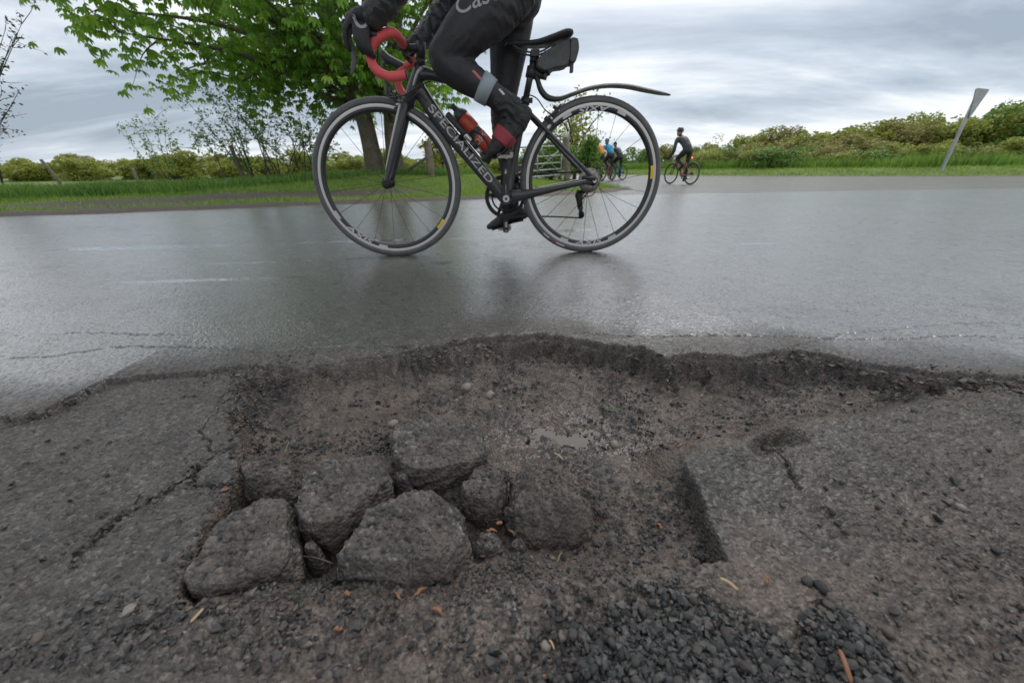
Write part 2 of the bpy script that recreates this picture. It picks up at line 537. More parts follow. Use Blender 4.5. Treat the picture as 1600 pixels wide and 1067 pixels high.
M['chestnut'] = leafmat('chestnut_leaves', [(0.066, 0.172, 0.022), (0.125, 0.284, 0.032), (0.229, 0.432, 0.050), (0.456, 0.550, 0.079)], 0.42, 0.42, 0.5)
M['hedge_dk'] = leafmat('dark_hedge_leaves', [(0.069, 0.143, 0.034), (0.154, 0.273, 0.054), (0.290, 0.410, 0.085)], 0.5, 0.25, 0.6)
M['hedge_ol'] = leafmat('olive_hedge_leaves', [(0.184, 0.198, 0.061), (0.337, 0.367, 0.077), (0.550, 0.550, 0.108)], 0.5, 0.3, 0.5)
M['hedge_br'] = leafmat('brown_bud_leaves', [(0.232, 0.174, 0.101), (0.347, 0.305, 0.116), (0.492, 0.463, 0.145)], 0.6, 0.3, 0.5)
M['hedge_yl'] = leafmat('yellow_green_leaves', [(0.158, 0.175, 0.035), (0.297, 0.315, 0.053), (0.473, 0.455, 0.088)], 0.5, 0.35, 0.5)
M['ivy'] = leafmat('bright_green_leaves', [(0.047, 0.111, 0.017), (0.127, 0.253, 0.032), (0.270, 0.428, 0.056)], 0.45, 0.35, 0.9)
M['purple_leaf'] = leafmat('purplish_leaves', [(0.05, 0.035, 0.035), (0.09, 0.065, 0.055)], 0.5, 0.3)
M['bark'] = mat('bark', (0.16, 0.135, 0.095), 0.85, c2=(0.075, 0.065, 0.05), scale=7, bs=1.0, bscale=16, bd=0.04)
M['twig'] = mat('twig_bark', (0.075, 0.062, 0.05), 0.85, c2=(0.04, 0.034, 0.03), scale=10)
M['wood'] = mat('weathered_wood', (0.25, 0.205, 0.15), 0.8, c2=(0.13, 0.105, 0.08), scale=9, bs=0.6, bscale=40, bd=0.01)
M['oldwood'] = mat('dark_weathered_wood', (0.10, 0.085, 0.065), 0.85, c2=(0.055, 0.047, 0.04), scale=9, bs=0.6, bscale=40, bd=0.01)
M['white_paint'] = mat('white_paint', (0.72, 0.72, 0.70), 0.5, c2=(0.55, 0.55, 0.52), scale=15)
M['galv'] = mat('galvanised_steel', (0.42, 0.43, 0.43), 0.5, 0.6, c2=(0.30, 0.31, 0.31), scale=12)
M['signgrey'] = mat('grey_sign_metal', (0.36, 0.37, 0.36), 0.55, 0.3, c2=(0.24, 0.25, 0.25), scale=6)
M['rubber'] = mat('tyre_rubber', (0.060, 0.060, 0.061), 0.5, c2=(0.095, 0.094, 0.092), scale=25, bs=0.2, bscale=300, bd=0.0006)
M['rim_silver'] = mat('rim_silver', (0.50, 0.49, 0.47), 0.36, 0.55, c2=(0.48, 0.47, 0.46), scale=20)
M['rim_black'] = mat('rim_black', (0.022, 0.022, 0.024), 0.42, scale=20)
M['carbon'] = mat('frame_black', (0.018, 0.018, 0.020), 0.38, c2=(0.026, 0.026, 0.028), scale=18, coat=0.25)
M['frame_silver'] = mat('frame_silver', (0.46, 0.45, 0.44), 0.38, 0.25, c2=(0.40, 0.39, 0.38), scale=20)
M['decal_white'] = mat('decal_white', (0.50, 0.49, 0.48), 0.5, c2=(0.42, 0.41, 0.40), scale=40)
M['decal_grey'] = mat('decal_grey', (0.34, 0.34, 0.34), 0.55, scale=40)
M['yellow'] = mat('yellow_sticker', (0.75, 0.48, 0.02), 0.5, scale=40)
M['alloy'] = mat('alloy', (0.55, 0.55, 0.55), 0.32, 0.9, scale=30)
M['steel'] = mat('spoke_steel', (0.05, 0.05, 0.055), 0.4, 0.6, scale=30)
M['black_plastic'] = mat('black_plastic', (0.022, 0.022, 0.024), 0.5, scale=30)
M['grime'] = mat('black_drivetrain', (0.020, 0.019, 0.018), 0.5, 0.4, scale=60, bs=0.3, bd=0.001)
M['cassette'] = mat('cassette_steel', (0.36, 0.33, 0.29), 0.42, 0.75, c2=(0.16, 0.14, 0.12), scale=60)
M['tape'] = mat('coral_bar_tape', (0.66, 0.095, 0.095), 0.62, c2=(0.55, 0.07, 0.075), scale=30, bs=0.35, bscale=120, bd=0.001)
M['saddle'] = mat('saddle_leatherette', (0.028, 0.028, 0.030), 0.45, scale=30, bs=0.15, bscale=200, bd=0.0008)
M['bag'] = mat('grey_bag_fabric', (0.085, 0.084, 0.083), 0.7, c2=(0.055, 0.054, 0.054), scale=35, bs=0.35, bscale=250, bd=0.001)
M['bottle'] = mat('red_bottle', (0.42, 0.055, 0.028), 0.42, c2=(0.40, 0.05, 0.02), scale=20)
M['bottle_dark'] = mat('bottle_cap', (0.05, 0.055, 0.055), 0.5, scale=20)
M['lycra'] = mat('black_lycra', (0.014, 0.013, 0.015), 0.6, c2=(0.022, 0.021, 0.024), scale=14, bs=0.5, bscale=18, bd=0.010)
M['jacket'] = mat('black_jacket', (0.022, 0.022, 0.024), 0.42, c2=(0.035, 0.035, 0.037), scale=12, bs=0.9, bscale=30, bd=0.012)
M['glove'] = mat('black_glove', (0.016, 0.016, 0.017), 0.65, scale=30, bs=0.3, bscale=160, bd=0.002)
M['overshoe'] = mat('black_overshoe', (0.014, 0.014, 0.015), 0.6, scale=30, bs=1.0, bscale=24, bd=0.014)
M['redband'] = mat('red_overshoe_band', (0.30, 0.030, 0.045), 0.65, c2=(0.22, 0.022, 0.032), scale=25, bs=0.3, bscale=60, bd=0.003)
M['greyband'] = mat('reflective_grey_band', (0.27, 0.31, 0.34), 0.5, c2=(0.24, 0.28, 0.30), scale=20)
M['pinkstripe'] = mat('red_zip', (0.45, 0.12, 0.12), 0.5, scale=40)
M['skin'] = mat('skin', (0.52, 0.30, 0.21), 0.5, scale=20)
M['hair'] = mat('dark_hair', (0.02, 0.016, 0.013), 0.6, scale=40)
M['blue_cloth'] = mat('bright_blue_cloth', (0.02, 0.33, 0.55), 0.7, scale=10, bs=0.4, bscale=30, bd=0.01)
M['light_blue'] = mat('pale_blue_cloth', (0.25, 0.50, 0.68), 0.7, scale=10, bs=0.4, bscale=30, bd=0.01)
M['orange_cloth'] = mat('orange_cloth', (0.85, 0.26, 0.03), 0.7, scale=10, bs=0.4, bscale=30, bd=0.01)
M['helmet'] = mat('black_helmet', (0.03, 0.03, 0.033), 0.35, scale=20)
M['helmet_teal'] = mat('teal_helmet', (0.02, 0.22, 0.27), 0.35, scale=20)
M['pinkframe'] = mat('pink_red_frame', (0.45, 0.13, 0.16), 0.4, scale=20)
M['darkframe'] = mat('dark_frame', (0.03, 0.03, 0.035), 0.4, scale=20)
M['redlamp'] = mat('red_rear_light', (0.8, 0.05, 0.02), 0.4, emit=((1.0, 0.12, 0.04), 4.0))

# ------------------------------------------------------------------ the road and its pothole
LV = [(-60, -16.0), (-30, -5.3), (-12, 1.2), (-5.14, 3.72), (-4.16, 4.03), (-3.06, 4.48), (-0.44, 5.43), (0.6, 5.85), (1.8, 6.7), (2.55, 7.7), (2.85, 8.9), (3.2, 12), (3.6, 16), (3.4, 22), (1.5, 32)]
RV = [(6.5, 37), (9.3, 26), (10.5, 21), (12.2, 18), (14.4, 15.7), (17, 14.0), (20, 13.8), (30, 17), (60, 27)]
ROADPOLY = [(-60, -30)] + [(x - 0.1, y + 0.35) for x, y in LV] + [(x + 0.35, y + 0.35) for x, y in RV] + [(60, -30)]

def road_dip(X, Y):
    return -0.13 * sstep(7, 13, Y) * np.exp(-((X - 5) / 4.5) ** 2)

def P(*pts, z=0.0):
    return np.array([gnd(a, b, z)[:2] for a, b in pts])

RIM = P((0, 650), (60, 645), (110, 612), (160, 592), (240, 581), (350, 572), (400, 566), (470, 570), (520, 562), (600, 549), (660, 540), (720, 528), (800, 523), (860, 521),
        (900, 528), (950, 536), (1000, 538), (1040, 556), (1080, 546), (1120, 549), (1180, 551), (1240, 540), (1300, 551), (1360, 566), (1420, 573), (1480, 582), (1540, 582), (1600, 585))
RIM = np.vstack([[-3.0, 0.30], [-1.5, 0.44], RIM, [1.5, 0.47], [3.0, 0.25]])
HOLE = np.vstack([P((385, 568), (364, 600), (358, 640), (372, 690), (368, 735), (346, 770), (318, 812), (289, 862), (270, 930), (300, 952), (380, 945), (470, 935), (560, 925), (660, 925),
                    (720, 905), (800, 892), (900, 890), (1000, 882), (1080, 872), (1145, 862), (1128, 820), (1095, 755), (1066, 703), (1100, 694), (1160, 690), (1195, 690), (1208, 672), (1225, 662), (1300, 645), (1400, 632),
                    (1500, 622), (1600, 612)), [[1.6, 0.44]], [[1.6, 0.9]], P((1000, 500), (700, 505), (560, 530), (420, 550))])
SOFT = [P((300, 952), (380, 945), (470, 935), (560, 925), (660, 925), (720, 905), (800, 892), (900, 890), (1000, 882), (1080, 872)),
        np.vstack([P((1066, 703), (1100, 694), (1160, 690), (1195, 690), (1208, 672), (1225, 662), (1300, 645), (1400, 632), (1500, 622), (1600, 612)), [[1.6, 0.44]]])]
SHARP = [P((385, 568), (364, 600), (358, 640), (372, 690), (368, 735), (346, 770), (318, 812), (289, 862), (270, 930), (300, 952)),
         P((1145, 862), (1128, 820), (1095, 755), (1066, 703))]
CRACKS = [  # points, width, depth
    (P((372, 690), (352, 694), (332, 702), (308, 716), (286, 734), (262, 752), (248, 764), (222, 780), (200, 790), (172, 800), (160, 815), (128, 835), (96, 868)), 0.0032, 0.014),
    (P((286, 734), (296, 750), (318, 754), (350, 752)), 0.003, 0.012),
    (P((358, 600), (338, 615), (335, 635), (312, 662), (318, 680), (332, 700)), 0.0020, 0.008),
    (P((1208, 672), (1215, 690), (1228, 700), (1236, 722), (1252, 745)), 0.004, 0.012),
    (P((900, 518), (960, 524), (1040, 525), (1110, 523), (1250, 526), (1400, 531), (1500, 524), (1600, 527)), 0.0022, 0.006),
    (P((0, 562), (90, 556), (180, 543), (300, 541), (420, 549), (520, 541), (640, 540)), 0.0028, 0.006),
    (P((110, 520), (160, 521), (230, 524), (300, 523)), 0.003, 0.005),
    (P((1240, 540), (1330, 520), (1460, 508), (1600, 500)), 0.002, 0.003),
    (P((288, 925), (262, 940), (230, 968), (190, 985)), 0.0025, 0.008),
]
HEAP1 = P((820, 1000), (870, 930), (960, 890), (1060, 890), (1140, 920), (1200, 960), (1260, 1010), (1330, 1067), (1340, 1200), (700, 1200), (780, 1067))
HEAP2 = P((1250, 960), (1290, 925), (1340, 950), (1390, 1000), (1440, 1067), (1440, 1150), (1300, 1150), (1270, 1030))

def near_surface(X, Y):
    """height and surface mix (mud, wet, loose tar grit) of the broken road edge"""
    shp = X.shape
    jx = (fbm(X, Y, 14, 4, 3) - 0.5) * 0.045 + (fbm(X, Y, 90, 2, 4) - 0.5) * 0.010
    jy = (fbm(X, Y, 14, 4, 23) - 0.5) * 0.045 + (fbm(X, Y, 90, 2, 24) - 0.5) * 0.010
    rimy = np.interp(X + jx * 0.4, RIM[:, 0], RIM[:, 1])
    d = Y - rimy + jy * 0.55 + (fbm(X, Y, 60, 3, 25) - 0.5) * 0.022                                     # >0 on the upper layer
    amp = 1 - sstep(0.9, 1.5, Y)
    wd, wid = worley(X, Y, 120, 2)
    agg = (0.45 - wd) * 0.0048 * (0.5 + wid)
    upper = agg * 0.35 + (fbm(X, Y, 3, 3, 40) - 0.5) * 0.008 * amp
    # slabs below the rim
    left = 1 - sstep(-0.75, -0.25, X)
    right = sstep(0.30, 0.42, X)
    lower = -0.007 - 0.008 * left - 0.004 * right + (fbm(X, Y, 6, 4, 50) - 0.5) * 0.010 + (fbm(X, Y, 45, 4, 51, 0.6) - 0.5) * 0.0075 + agg * (0.8 + 0.5 * right)
    lower = lower - 0.012 * sstep(0.42, 0.25, Y) * sstep(-0.30, -0.15, X) * (1 - sstep(0.25, 0.45, X))
    # the hole
    ih = inpoly(X + jx * 0.45, Y + jy * 0.45, HOLE) & (d < 0.0)
    Xs, Ys = X + jx * 0.9, Y + jy * 0.9
    dsh = np.minimum(segdist(Xs, Ys, SHARP[0]), segdist(X + jx * 0.45, Y + jy * 0.45, SHARP[1]))
    dsf = np.minimum(segdist(Xs, Ys, SOFT[0]), segdist(Xs, Ys, SOFT[1]))
    depth = 0.038 + 0.026 * sstep(-0.45, 0.0, X) * sstep(0.35, 0.55, Y) + 0.026 * sstep(0.44, 0.34, Y) * (1 - sstep(0.05, 0.15, X)) + 0.014 * np.exp(-(segdist(X, Y, SHARP[1]) / 0.06) ** 2)
    depth = depth * (1 - 0.45 * sstep(0.55, 1.1, X))
    k = np.minimum(sstep(0, 0.008, dsh), sstep(-0.004, 0.075, dsf))
    cr_d, cr_i = worley(X, Y, 85, 61)
    lump = np.clip(0.55 - cr_d, 0, 1)
    lum2d, l2 = worley(X, Y, 38, 66)
    crumbmask = sstep(0.48, 0.62, fbm(X, Y, 9, 4, 70))
    floor = -depth + (fbm(X, Y, 5, 4, 60) - 0.5) * 0.024 + (fbm(X, Y, 30, 5, 62, 0.62) - 0.5) * 0.020 + (fbm(X, Y, 130, 2, 63) - 0.5) * 0.005
    floor = floor + crumbmask * (lump * 0.010 * (0.4 + cr_i) + np.clip(0.5 - lum2d, 0, 1) * 0.012 * (l2 > 0.55))
    # puddle hollow and ridge by the cut slab
    pc = gnd(880, 678, -0.05)
    pd = np.sqrt(((X - pc[0]) / 0.145) ** 2 + ((Y - pc[1]) / 0.062) ** 2)
    floor = floor - 0.016 * np.exp(-pd ** 2 * 1.1)
    # talus under the rim: crumbling face
    tal = np.exp(-np.clip(-d, 0, 1) / 0.035)
    facew = 0.012 + 0.05 * fbm(X, Y, 9, 3, 80)
    face = sstep(0.0, 1.0, np.clip(-d, 0, 9) / facew)
    crum = (lump * 0.020 + np.clip(0.55 - lum2d, 0, 1) * 0.032) * np.exp(-((-d - 0.03) / 0.05) ** 2)
    low = np.where(ih, lower + (floor - lower) * k, lower)
    low = np.where(ih, low + crum * k, low)
    inner = np.where(ih & (d > -0.2), upper * 0 + (-0.006) + (low + 0.006) * np.maximum(face, 0.25 * sstep(0, 0.004, -d)), low)
    # lip ledge further right of the rim
    z = np.where(d > 0, upper - 0.006 * np.exp(-d / 0.012), inner)
    # cracks
    for pts, w, dp in CRACKS:
        bb = (X > pts[:, 0].min() - 0.08) & (X < pts[:, 0].max() + 0.08) & (Y > pts[:, 1].min() - 0.08) & (Y < pts[:, 1].max() + 0.08)
        if not bb.any(): continue
        xx, yy = X[bb], Y[bb]
        dd = segdist(xx + (fbm(xx, yy, 70, 3, 90) - 0.5) * 0.02, yy + (fbm(xx, yy, 70, 3, 91) - 0.5) * 0.02, pts)
        ww = w * (0.35 + 1.5 * fbm(xx, yy, 22, 2, 92))
        z[bb] -= dp * (1 - sstep(0.2, 1.0, dd / ww))
    dark = P((1190, 688), (1212, 672), (1240, 668))
    hd = segdist(X + jx * 0.5, Y + jy * 0.5, dark)
    z = z - 0.030 * np.exp(-(hd / 0.016) ** 2)
    # heaps of loose chippings
    h1 = np.where(inpoly(X, Y, HEAP1), sstep(0, 0.07, segdist(X, Y, HEAP1, True)), 0)
    h2 = np.where(inpoly(X, Y, HEAP2), sstep(0, 0.03, segdist(X, Y, HEAP2, True)), 0)
    z = z + h1 * 0.007 + h2 * 0.010
    # surface mix
    below = d < 0
    mudn = fbm(X, Y, 8, 5, 30)
    mud = np.where(ih, 0.92 - 0.40 * np.clip(tal * 1.1, 0, 1), 0)
    mud = np.where(ih, mud * np.clip(1.25 - crumbmask * (lump > 0.16) * 1.1, 0, 1), mud)
    fore = sstep(0.36, 0.22, Y + (mudn - 0.5) * 0.25) * sstep(-0.42, -0.12, X)
    fore = np.maximum(fore, right * (0.45 + 0.9 * (mudn - 0.5)) * sstep(0.75, 0.35, Y))
    fore = np.maximum(fore, 0.22 * left)
    mud = np.where(below & ~ih, np.clip(fore * 0.9, 0, 1), mud)
    edge = np.exp(-(d / 0.030) ** 2)
    mud = np.where(below, mud, 0.20 * np.exp(-d / 0.06))
    tar = np.clip(np.maximum(h1, h2) * 0.7 + np.where(ih, tal * 0.22, 0) + np.where(ih, crumbmask * (lump > 0.16) * 0.75, 0), 0, 1)
    cutd = segdist(X, Y, SHARP[1])
    tar = np.maximum(tar, np.where(ih, 0.35 * np.exp(-(cutd / 0.010) ** 2), 0)); mud = np.where(cutd < 0.012, mud * 0.5, mud)
    wet = np.where(below, 0.10, sstep(0.005, 0.22, d) * 0.85 + 0.1)
    wet = np.where(ih, 0.04 + 0.16 * np.exp(-pd ** 2 * 0.6), wet)
    return z, np.clip(mud, 0, 1), np.clip(wet, 0, 1), np.clip(tar, 0, 1)

def height(x, y):
    x = np.atleast_1d(np.asarray(x, float)); y = np.atleast_1d(np.asarray(y, float))
    return near_surface(x, y)[0] + road_dip(x, y)

# shallow rainwater standing in the wheel tracks: centre x, y, half length, half width
POOLS = [(250, 386, 0.75, 0.050), (345, 437, 0.45, 0.020), (560, 377, 0.45, 0.030), (892, 360, 0.15, 0.045), (688, 411, 0.075, 0.028), (1180, 381, 0.12, 0.018), (760, 372, 0.35, 0.018), (480, 408, 0.5, 0.012), (1060, 418, 0.20, 0.010)]
def pools(X, Y):
    r = np.zeros_like(X)
    a = math.radians(5); jn = (fbm(X, Y, 5, 4, 160, 0.6) - 0.5)
    for px, py, rx, ry in POOLS:
        q = gnd(px, py)
        dx, dy = X - q[0], Y - q[1]
        u = (dx * math.cos(a) + dy * math.sin(a)) / rx; v = (-dx * math.sin(a) + dy * math.cos(a)) / ry
        r = np.maximum(r, sstep(1.15, 0.75, np.sqrt(u * u + v * v) + jn * 1.3))
    return r

def build_road():
    g = np.geomspace(0.05 + 0.25, 1.35 + 0.25, 560) - 0.25
    ys = np.concatenate([np.linspace(-6, -0.2, 10), np.linspace(-0.1, 0.04, 8), g, np.geomspace(1.36, 4, 190), np.geomspace(4.05, 42, 100)])
    uo = np.array([1.32, 1.45, 1.65, 1.95, 2.4, 3.1, 4.2, 6, 9, 14, 24])
    us = np.concatenate([-uo[::-1], np.linspace(-1.27, 1.27, 820), uo])
    U, Yg = np.meshgrid(us, ys)
    X = U * (0.25 + 1.32 * np.maximum(Yg, 0))
    ny, nx = X.shape
    z, mud, wet, tar = near_surface(X, Yg)
    # distant tarmac: soft undulation, side road paler and rougher
    z = z + road_dip(X, Yg) + sstep(1.4, 4, Yg) * (fbm(X, Yg, 0.8, 3, 44) - 0.5) * 0.006
    side = Yg - (6.15 + 0.10 * (X - 3) + 0.25 * (fbm(X, Yg, 1.2, 3, 45) - 0.5))
    old = sstep(0, 0.10, side) * sstep(1.2, 1.9, X)
    wet = wet * (1 - 0.6 * old)
    mud = np.maximum(mud, 0.18 * old)
    pool = pools(X, Yg)
    V = np.stack([X.ravel(), Yg.ravel(), z.ravel()], 1)
    ii = np.arange(ny * nx).reshape(ny, nx)
    F = np.stack([ii[:-1, :-1].ravel(), ii[:-1, 1:].ravel(), ii[1:, 1:].ravel(), ii[1:, :-1].ravel()], 1)
    c = V[F].mean(1)
    F = F[inpoly(c[:, 0], c[:, 1], ROADPOLY) | (c[:, 1] < 2)]
    keep = np.zeros(len(V), bool); keep[F.ravel()] = True
    remap = np.cumsum(keep) - 1
    V = V[keep]; F = remap[F]
    me = npmesh('road', V, F, M['road'], True)
    a = me.color_attributes.new('surf', 'FLOAT_COLOR', 'POINT')
    cd = np.stack([mud.ravel()[keep], wet.ravel()[keep], tar.ravel()[keep], pool.ravel()[keep]], 1).astype(np.float32)
    a.data.foreach_set('color', cd.ravel())
    o = link('road', me)
    tag(o, 'wet grey tarmac road broken open at its edge by a muddy pothole', kind='structure')
build_road()

def blob_sheet(name, cx, cy, rx, ry, rot, z, m, seed, label, rough=0.5, n=56):
    V = [(0, 0, 0)]; F = []
    rings = 5
    pts = []
    for i in range(n):
        a = 2 * math.pi * i / n
        r = 1 + rough * (mnoise.noise(Vector((math.cos(a) * 1.8, math.sin(a) * 1.8, seed))) + 0.5 * mnoise.noise(Vector((math.cos(a) * 5, math.sin(a) * 5, seed + 3))))
        x, y = rx * r * math.cos(a), ry * r * math.sin(a)
        pts.append((x * math.cos(rot) - y * math.sin(rot), x * math.sin(rot) + y * math.cos(rot), 0))
    V += pts
    F = [(0, 1 + i, 1 + (i + 1) % n) for i in range(n)]
    b = MB(); b.add(V, F); o = b.build(name, m)
    o.location = (cx, cy, z)
    return tag(o, label, 'puddle', kind='structure')

pc = gnd(880, 678, -0.05)
zp = float(np.percentile(height(pc[0] + rng.uniform(-0.07, 0.07, 200), pc[1] + rng.uniform(-0.03, 0.03, 200)), 40))
blob_sheet('puddle', pc[0], pc[1], 0.22, 0.10, 0.0, zp, M['puddle_mud'], 2.0, 'small muddy puddle lying in the middle of the pothole', 0.4)
# ------------------------------------------------------------------ verges and open ground
def ground_sheet():
    rs = np.concatenate([[0], np.geomspace(4, 900, 30)])
    n = 72; V = []; F = []
    for i, r in enumerate(rs):
        for k in range(n):
            a = 2 * math.pi * k / n
            V.append((r * math.cos(a), r * math.sin(a) + 5, -0.50 - 0.05 * min(1, r / 80)))
    for i in range(len(rs) - 1):
        for k in range(n):
            F.append((i * n + k, (i + 1) * n + k, (i + 1) * n + (k + 1) % n, i * n + (k + 1) % n))
    me = npmesh('ground', np.array(V), np.array(F), M['earth'])
    tag(link('ground', me), kind='structure')
ground_sheet()

def sdist(X, Y, poly):
    """signed distance, positive on the verge side (outside the road)"""
    d = segdist(X, Y, poly)
    return np.where(inpoly(X, Y, ROAD_IN), -d, d)
ROAD_IN = [(-60, -40)] + LV + RV + [(60, -40)]

def lv_height(X, Y):
    s = sdist(X, Y, LV) + (fbm(X, Y, 2.2, 4, 101) - 0.5) * 0.28
    z = road_dip(X, Y) - 0.02 + 0.05 * sstep(-0.02, 0.22, s) + (fbm(X, Y, 1.3, 4, 102) - 0.5) * 0.05 * sstep(0.1, 0.8, s)
    z = z + 0.25 * np.exp(-((X + 2.4) / 3.6) ** 2) * sstep(0.8, 4.2, s) + 0.10 * sstep(-2, 2, X) * sstep(1, 5, s)
    s0 = 5.5 + 7 * sstep(-6, -1, X)
    z = z - 0.60 * sstep(s0, s0 + 4, s)
    return z, s

def rv_height(X, Y):
    s = sdist(X, Y, RV) + (fbm(X, Y, 1.2, 3, 111) - 0.5) * 0.3
    z = road_dip(X, Y) - 0.03 + 0.07 * sstep(-0.05, 0.3, s) + 0.26 * sstep(0.2, 2.0, s) + (fbm(X, Y, 0.9, 3, 112) - 0.5) * 0.06 * sstep(0.2, 1, s)
    return z, s

def verge(name, fn, x0, x1, y0, y1, st, label, dirtfn):
    xs = np.arange(x0, x1, st); ys = np.arange(y0, y1, st)
    X, Y = np.meshgrid(xs, ys)
    z, s = fn(X, Y)
    ii = np.arange(X.size).reshape(X.shape)
    F = np.stack([ii[:-1, :-1].ravel(), ii[:-1, 1:].ravel(), ii[1:, 1:].ravel(), ii[1:, :-1].ravel()], 1)
    V = np.stack([X.ravel(), Y.ravel(), z.ravel()], 1)
    F = F[(s.ravel()[F] > -0.25).all(1)]
    me = npmesh(name, V, F, M['earth'])
    a = me.color_attributes.new('surf', 'FLOAT_COLOR', 'POINT')
    dd = dirtfn(X, Y, s).ravel()
    a.data.foreach_set('color', np.stack([dd, dd, dd, np.ones_like(dd)], 1).astype(np.float32).ravel())
    return tag(link(name, me), label, kind='structure')

def dirtL(X, Y, s):
    d = 1 - sstep(0.24, 0.55, s + (fbm(X, Y, 5, 3, 120) - 0.5) * 0.35)
    track = np.exp(-((s - 1.25 - 0.8 * (fbm(X, Y, 0.7, 2, 121) - 0.5)) / 0.62) ** 2) * (1 - sstep(-2.2, -0.8, X)) * sstep(-8.5, -5.0, X)
    tr2 = np.exp(-((s - 0.75) / 0.22) ** 2) * sstep(-0.2, 0.8, X) * (1 - sstep(1.6, 2.4, X))
    return np.clip(np.maximum(np.maximum(d, track * 1.3), tr2), 0, 1)

def dirtR(X, Y, s):
    return 1 - sstep(0.1, 0.35, s)

verge('left_verge', lv_height, -22, 4.4, -4, 30, 0.09, 'grass verge with a worn earth track beneath the big tree', dirtL)
verge('right_verge', rv_height, 5, 58, 12.5, 58, 0.22, 'grass bank in front of the hedge on the right', dirtR)

# grass ---------------------------------------------------------------
def blades(name, X, Y, Z, hgt, wid, m, label, lean=0.5, seg=2):
    n = len(X)
    a = rng.uniform(0, 2 * math.pi, n)
    la = rng.uniform(0, 2 * math.pi, n); lm = rng.uniform(0.1, lean, n) * hgt
    wx, wy = np.cos(a) * wid / 2, np.sin(a) * wid / 2
    lx, ly = np.cos(la) * lm, np.sin(la) * lm
    b = np.stack([X, Y, Z], 1)
    if seg == 1:
        V = np.stack([b + np.stack([-wx, -wy, 0 * wx], 1), b + np.stack([wx, wy, 0 * wx], 1), b + np.stack([lx, ly, hgt], 1)], 1).reshape(-1, 3)
        F = np.arange(3 * n).reshape(n, 3)
    else:
        mid = b + np.stack([lx * 0.35, ly * 0.35, hgt * 0.6], 1)
        w = np.stack([wx, wy, 0 * wx], 1)
        V = np.stack([b - w, b + w, mid - w * 0.7, mid + w * 0.7, b + np.stack([lx, ly, hgt], 1)], 1).reshape(-1, 3)
        o = np.arange(n)[:, None] * 5
        F = np.concatenate([o + np.array([0, 1, 3]), o + np.array([0, 3, 2]), o + np.array([2, 3, 4])])
    o = link(name, npmesh(name, V, F, m, False))
    return tag(o, label, 'grass', kind='stuff')

def scatter(fn, dirt, n, x0, x1, y0, y1, smin, smax, pow_=1.0):
    X = rng.uniform(x0, x1, n); Y = rng.uniform(y0, y1, n)
    z, s = fn(X, Y)
    k = (s > smin) & (s < smax) & (rng.random(n) > np.clip(dirt(X, Y, s) * 1.25, 0, 0.985))
    return X[k], Y[k], z[k], s[k]

X, Y, Z, s = scatter(lv_height, dirtL, 330000, -11, 4.2, 1.0, 14, 0.12, 7)
d = np.hypot(X, Y); k = rng.random(len(X)) < np.clip(6.5 / d, 0.25, 1) ** 1.6
X, Y, Z, s = X[k], Y[k], Z[k], s[k]
cl = fbm(X, Y, 2.2, 3, 130)
blades('short_grass', X, Y, Z - 0.005, (0.025 + 0.05 * rng.random(len(X))) * (0.5 + cl), 0.007 + 0.006 * rng.random(len(X)), M['grass'], 'short bright grass on the left verge below the tree', 0.9, 1)
# long grass behind the mown strip
X, Y, Z, s = scatter(lv_height, lambda x, y, s: 0 * s, 300000, -16, 3.4, 0.5, 16, 1.5, 8)
thr = 2.5 + 1.2 * sstep(-6, -2.5, X) + 1.0 * sstep(-2.5, 1, X) + (fbm(X, Y, 1.1, 3, 131) - 0.5) * 0.9
k = (s > thr) & (s < thr + 2.6)
X, Y, Z, s = X[k], Y[k], Z[k], s[k]
hh = (0.08 + 0.13 * rng.random(len(X))) * (0.55 + 0.9 * fbm(X, Y, 1.6, 3, 132))
blades('long_grass', X, Y, Z - 0.01, hh, 0.010 + 0.012 * rng.random(len(X)), M['longgrass'], 'rank of long lush grass along the field edge at left', 0.7, 2)
X, Y, Z, s = scatter(rv_height, dirtR, 160000, 6, 40, 13, 34, 0.15, 3.2)
blades('bank_grass', X, Y, Z - 0.01, 0.05 + 0.06 * rng.random(len(X)), 0.02 + 0.02 * rng.random(len(X)), M['grass'], 'mown grass on the bank at the far side of the road at right', 0.8, 1)
X, Y, Z, s = scatter(rv_height, dirtR, 110000, 6, 42, 13, 36, 1.9, 4.6)
k = s > 2.2 + (fbm(X, Y, 0.8, 3, 133) - 0.5) * 1.2
X, Y, Z = X[k], Y[k], Z[k]
blades('nettle_bed', X, Y, Z - 0.02, (0.25 + 0.35 * rng.random(len(X))) * (0.5 + fbm(X, Y, 0.9, 3, 134)), 0.03 + 0.03 * rng.random(len(X)), M['ivy'], 'tall green nettles and grass at the foot of the hedge', 0.6, 2)

# ------------------------------------------------------------------ trees and shrubs
def leaf_quads(C, size, droop=0.0, seed=0):
    """folded diamond leaves at centres C"""
    r = np.random.default_rng(seed)
    n = len(C)
    d = r.normal(size=(n, 3)); d[:, 2] = d[:, 2] * 0.6 - droop
    d /= np.linalg.norm(d, axis=1)[:, None]
    u = np.cross(d, r.normal(size=(n, 3))); u /= np.linalg.norm(u, axis=1)[:, None]
    w = np.cross(d, u)
    L = size * r.uniform(0.6, 1.3, n)[:, None]
    V = np.stack([C - d * L * 0.5, C + u * L * 0.32 + w * L * 0.10, C + d * L * 0.5, C - u * L * 0.32 + w * L * 0.10], 1).reshape(-1, 3)
    o = np.arange(n)[:, None] * 4
    F = np.concatenate([o + np.array([0, 1, 2]), o + np.array([0, 2, 3])])
    return V, F

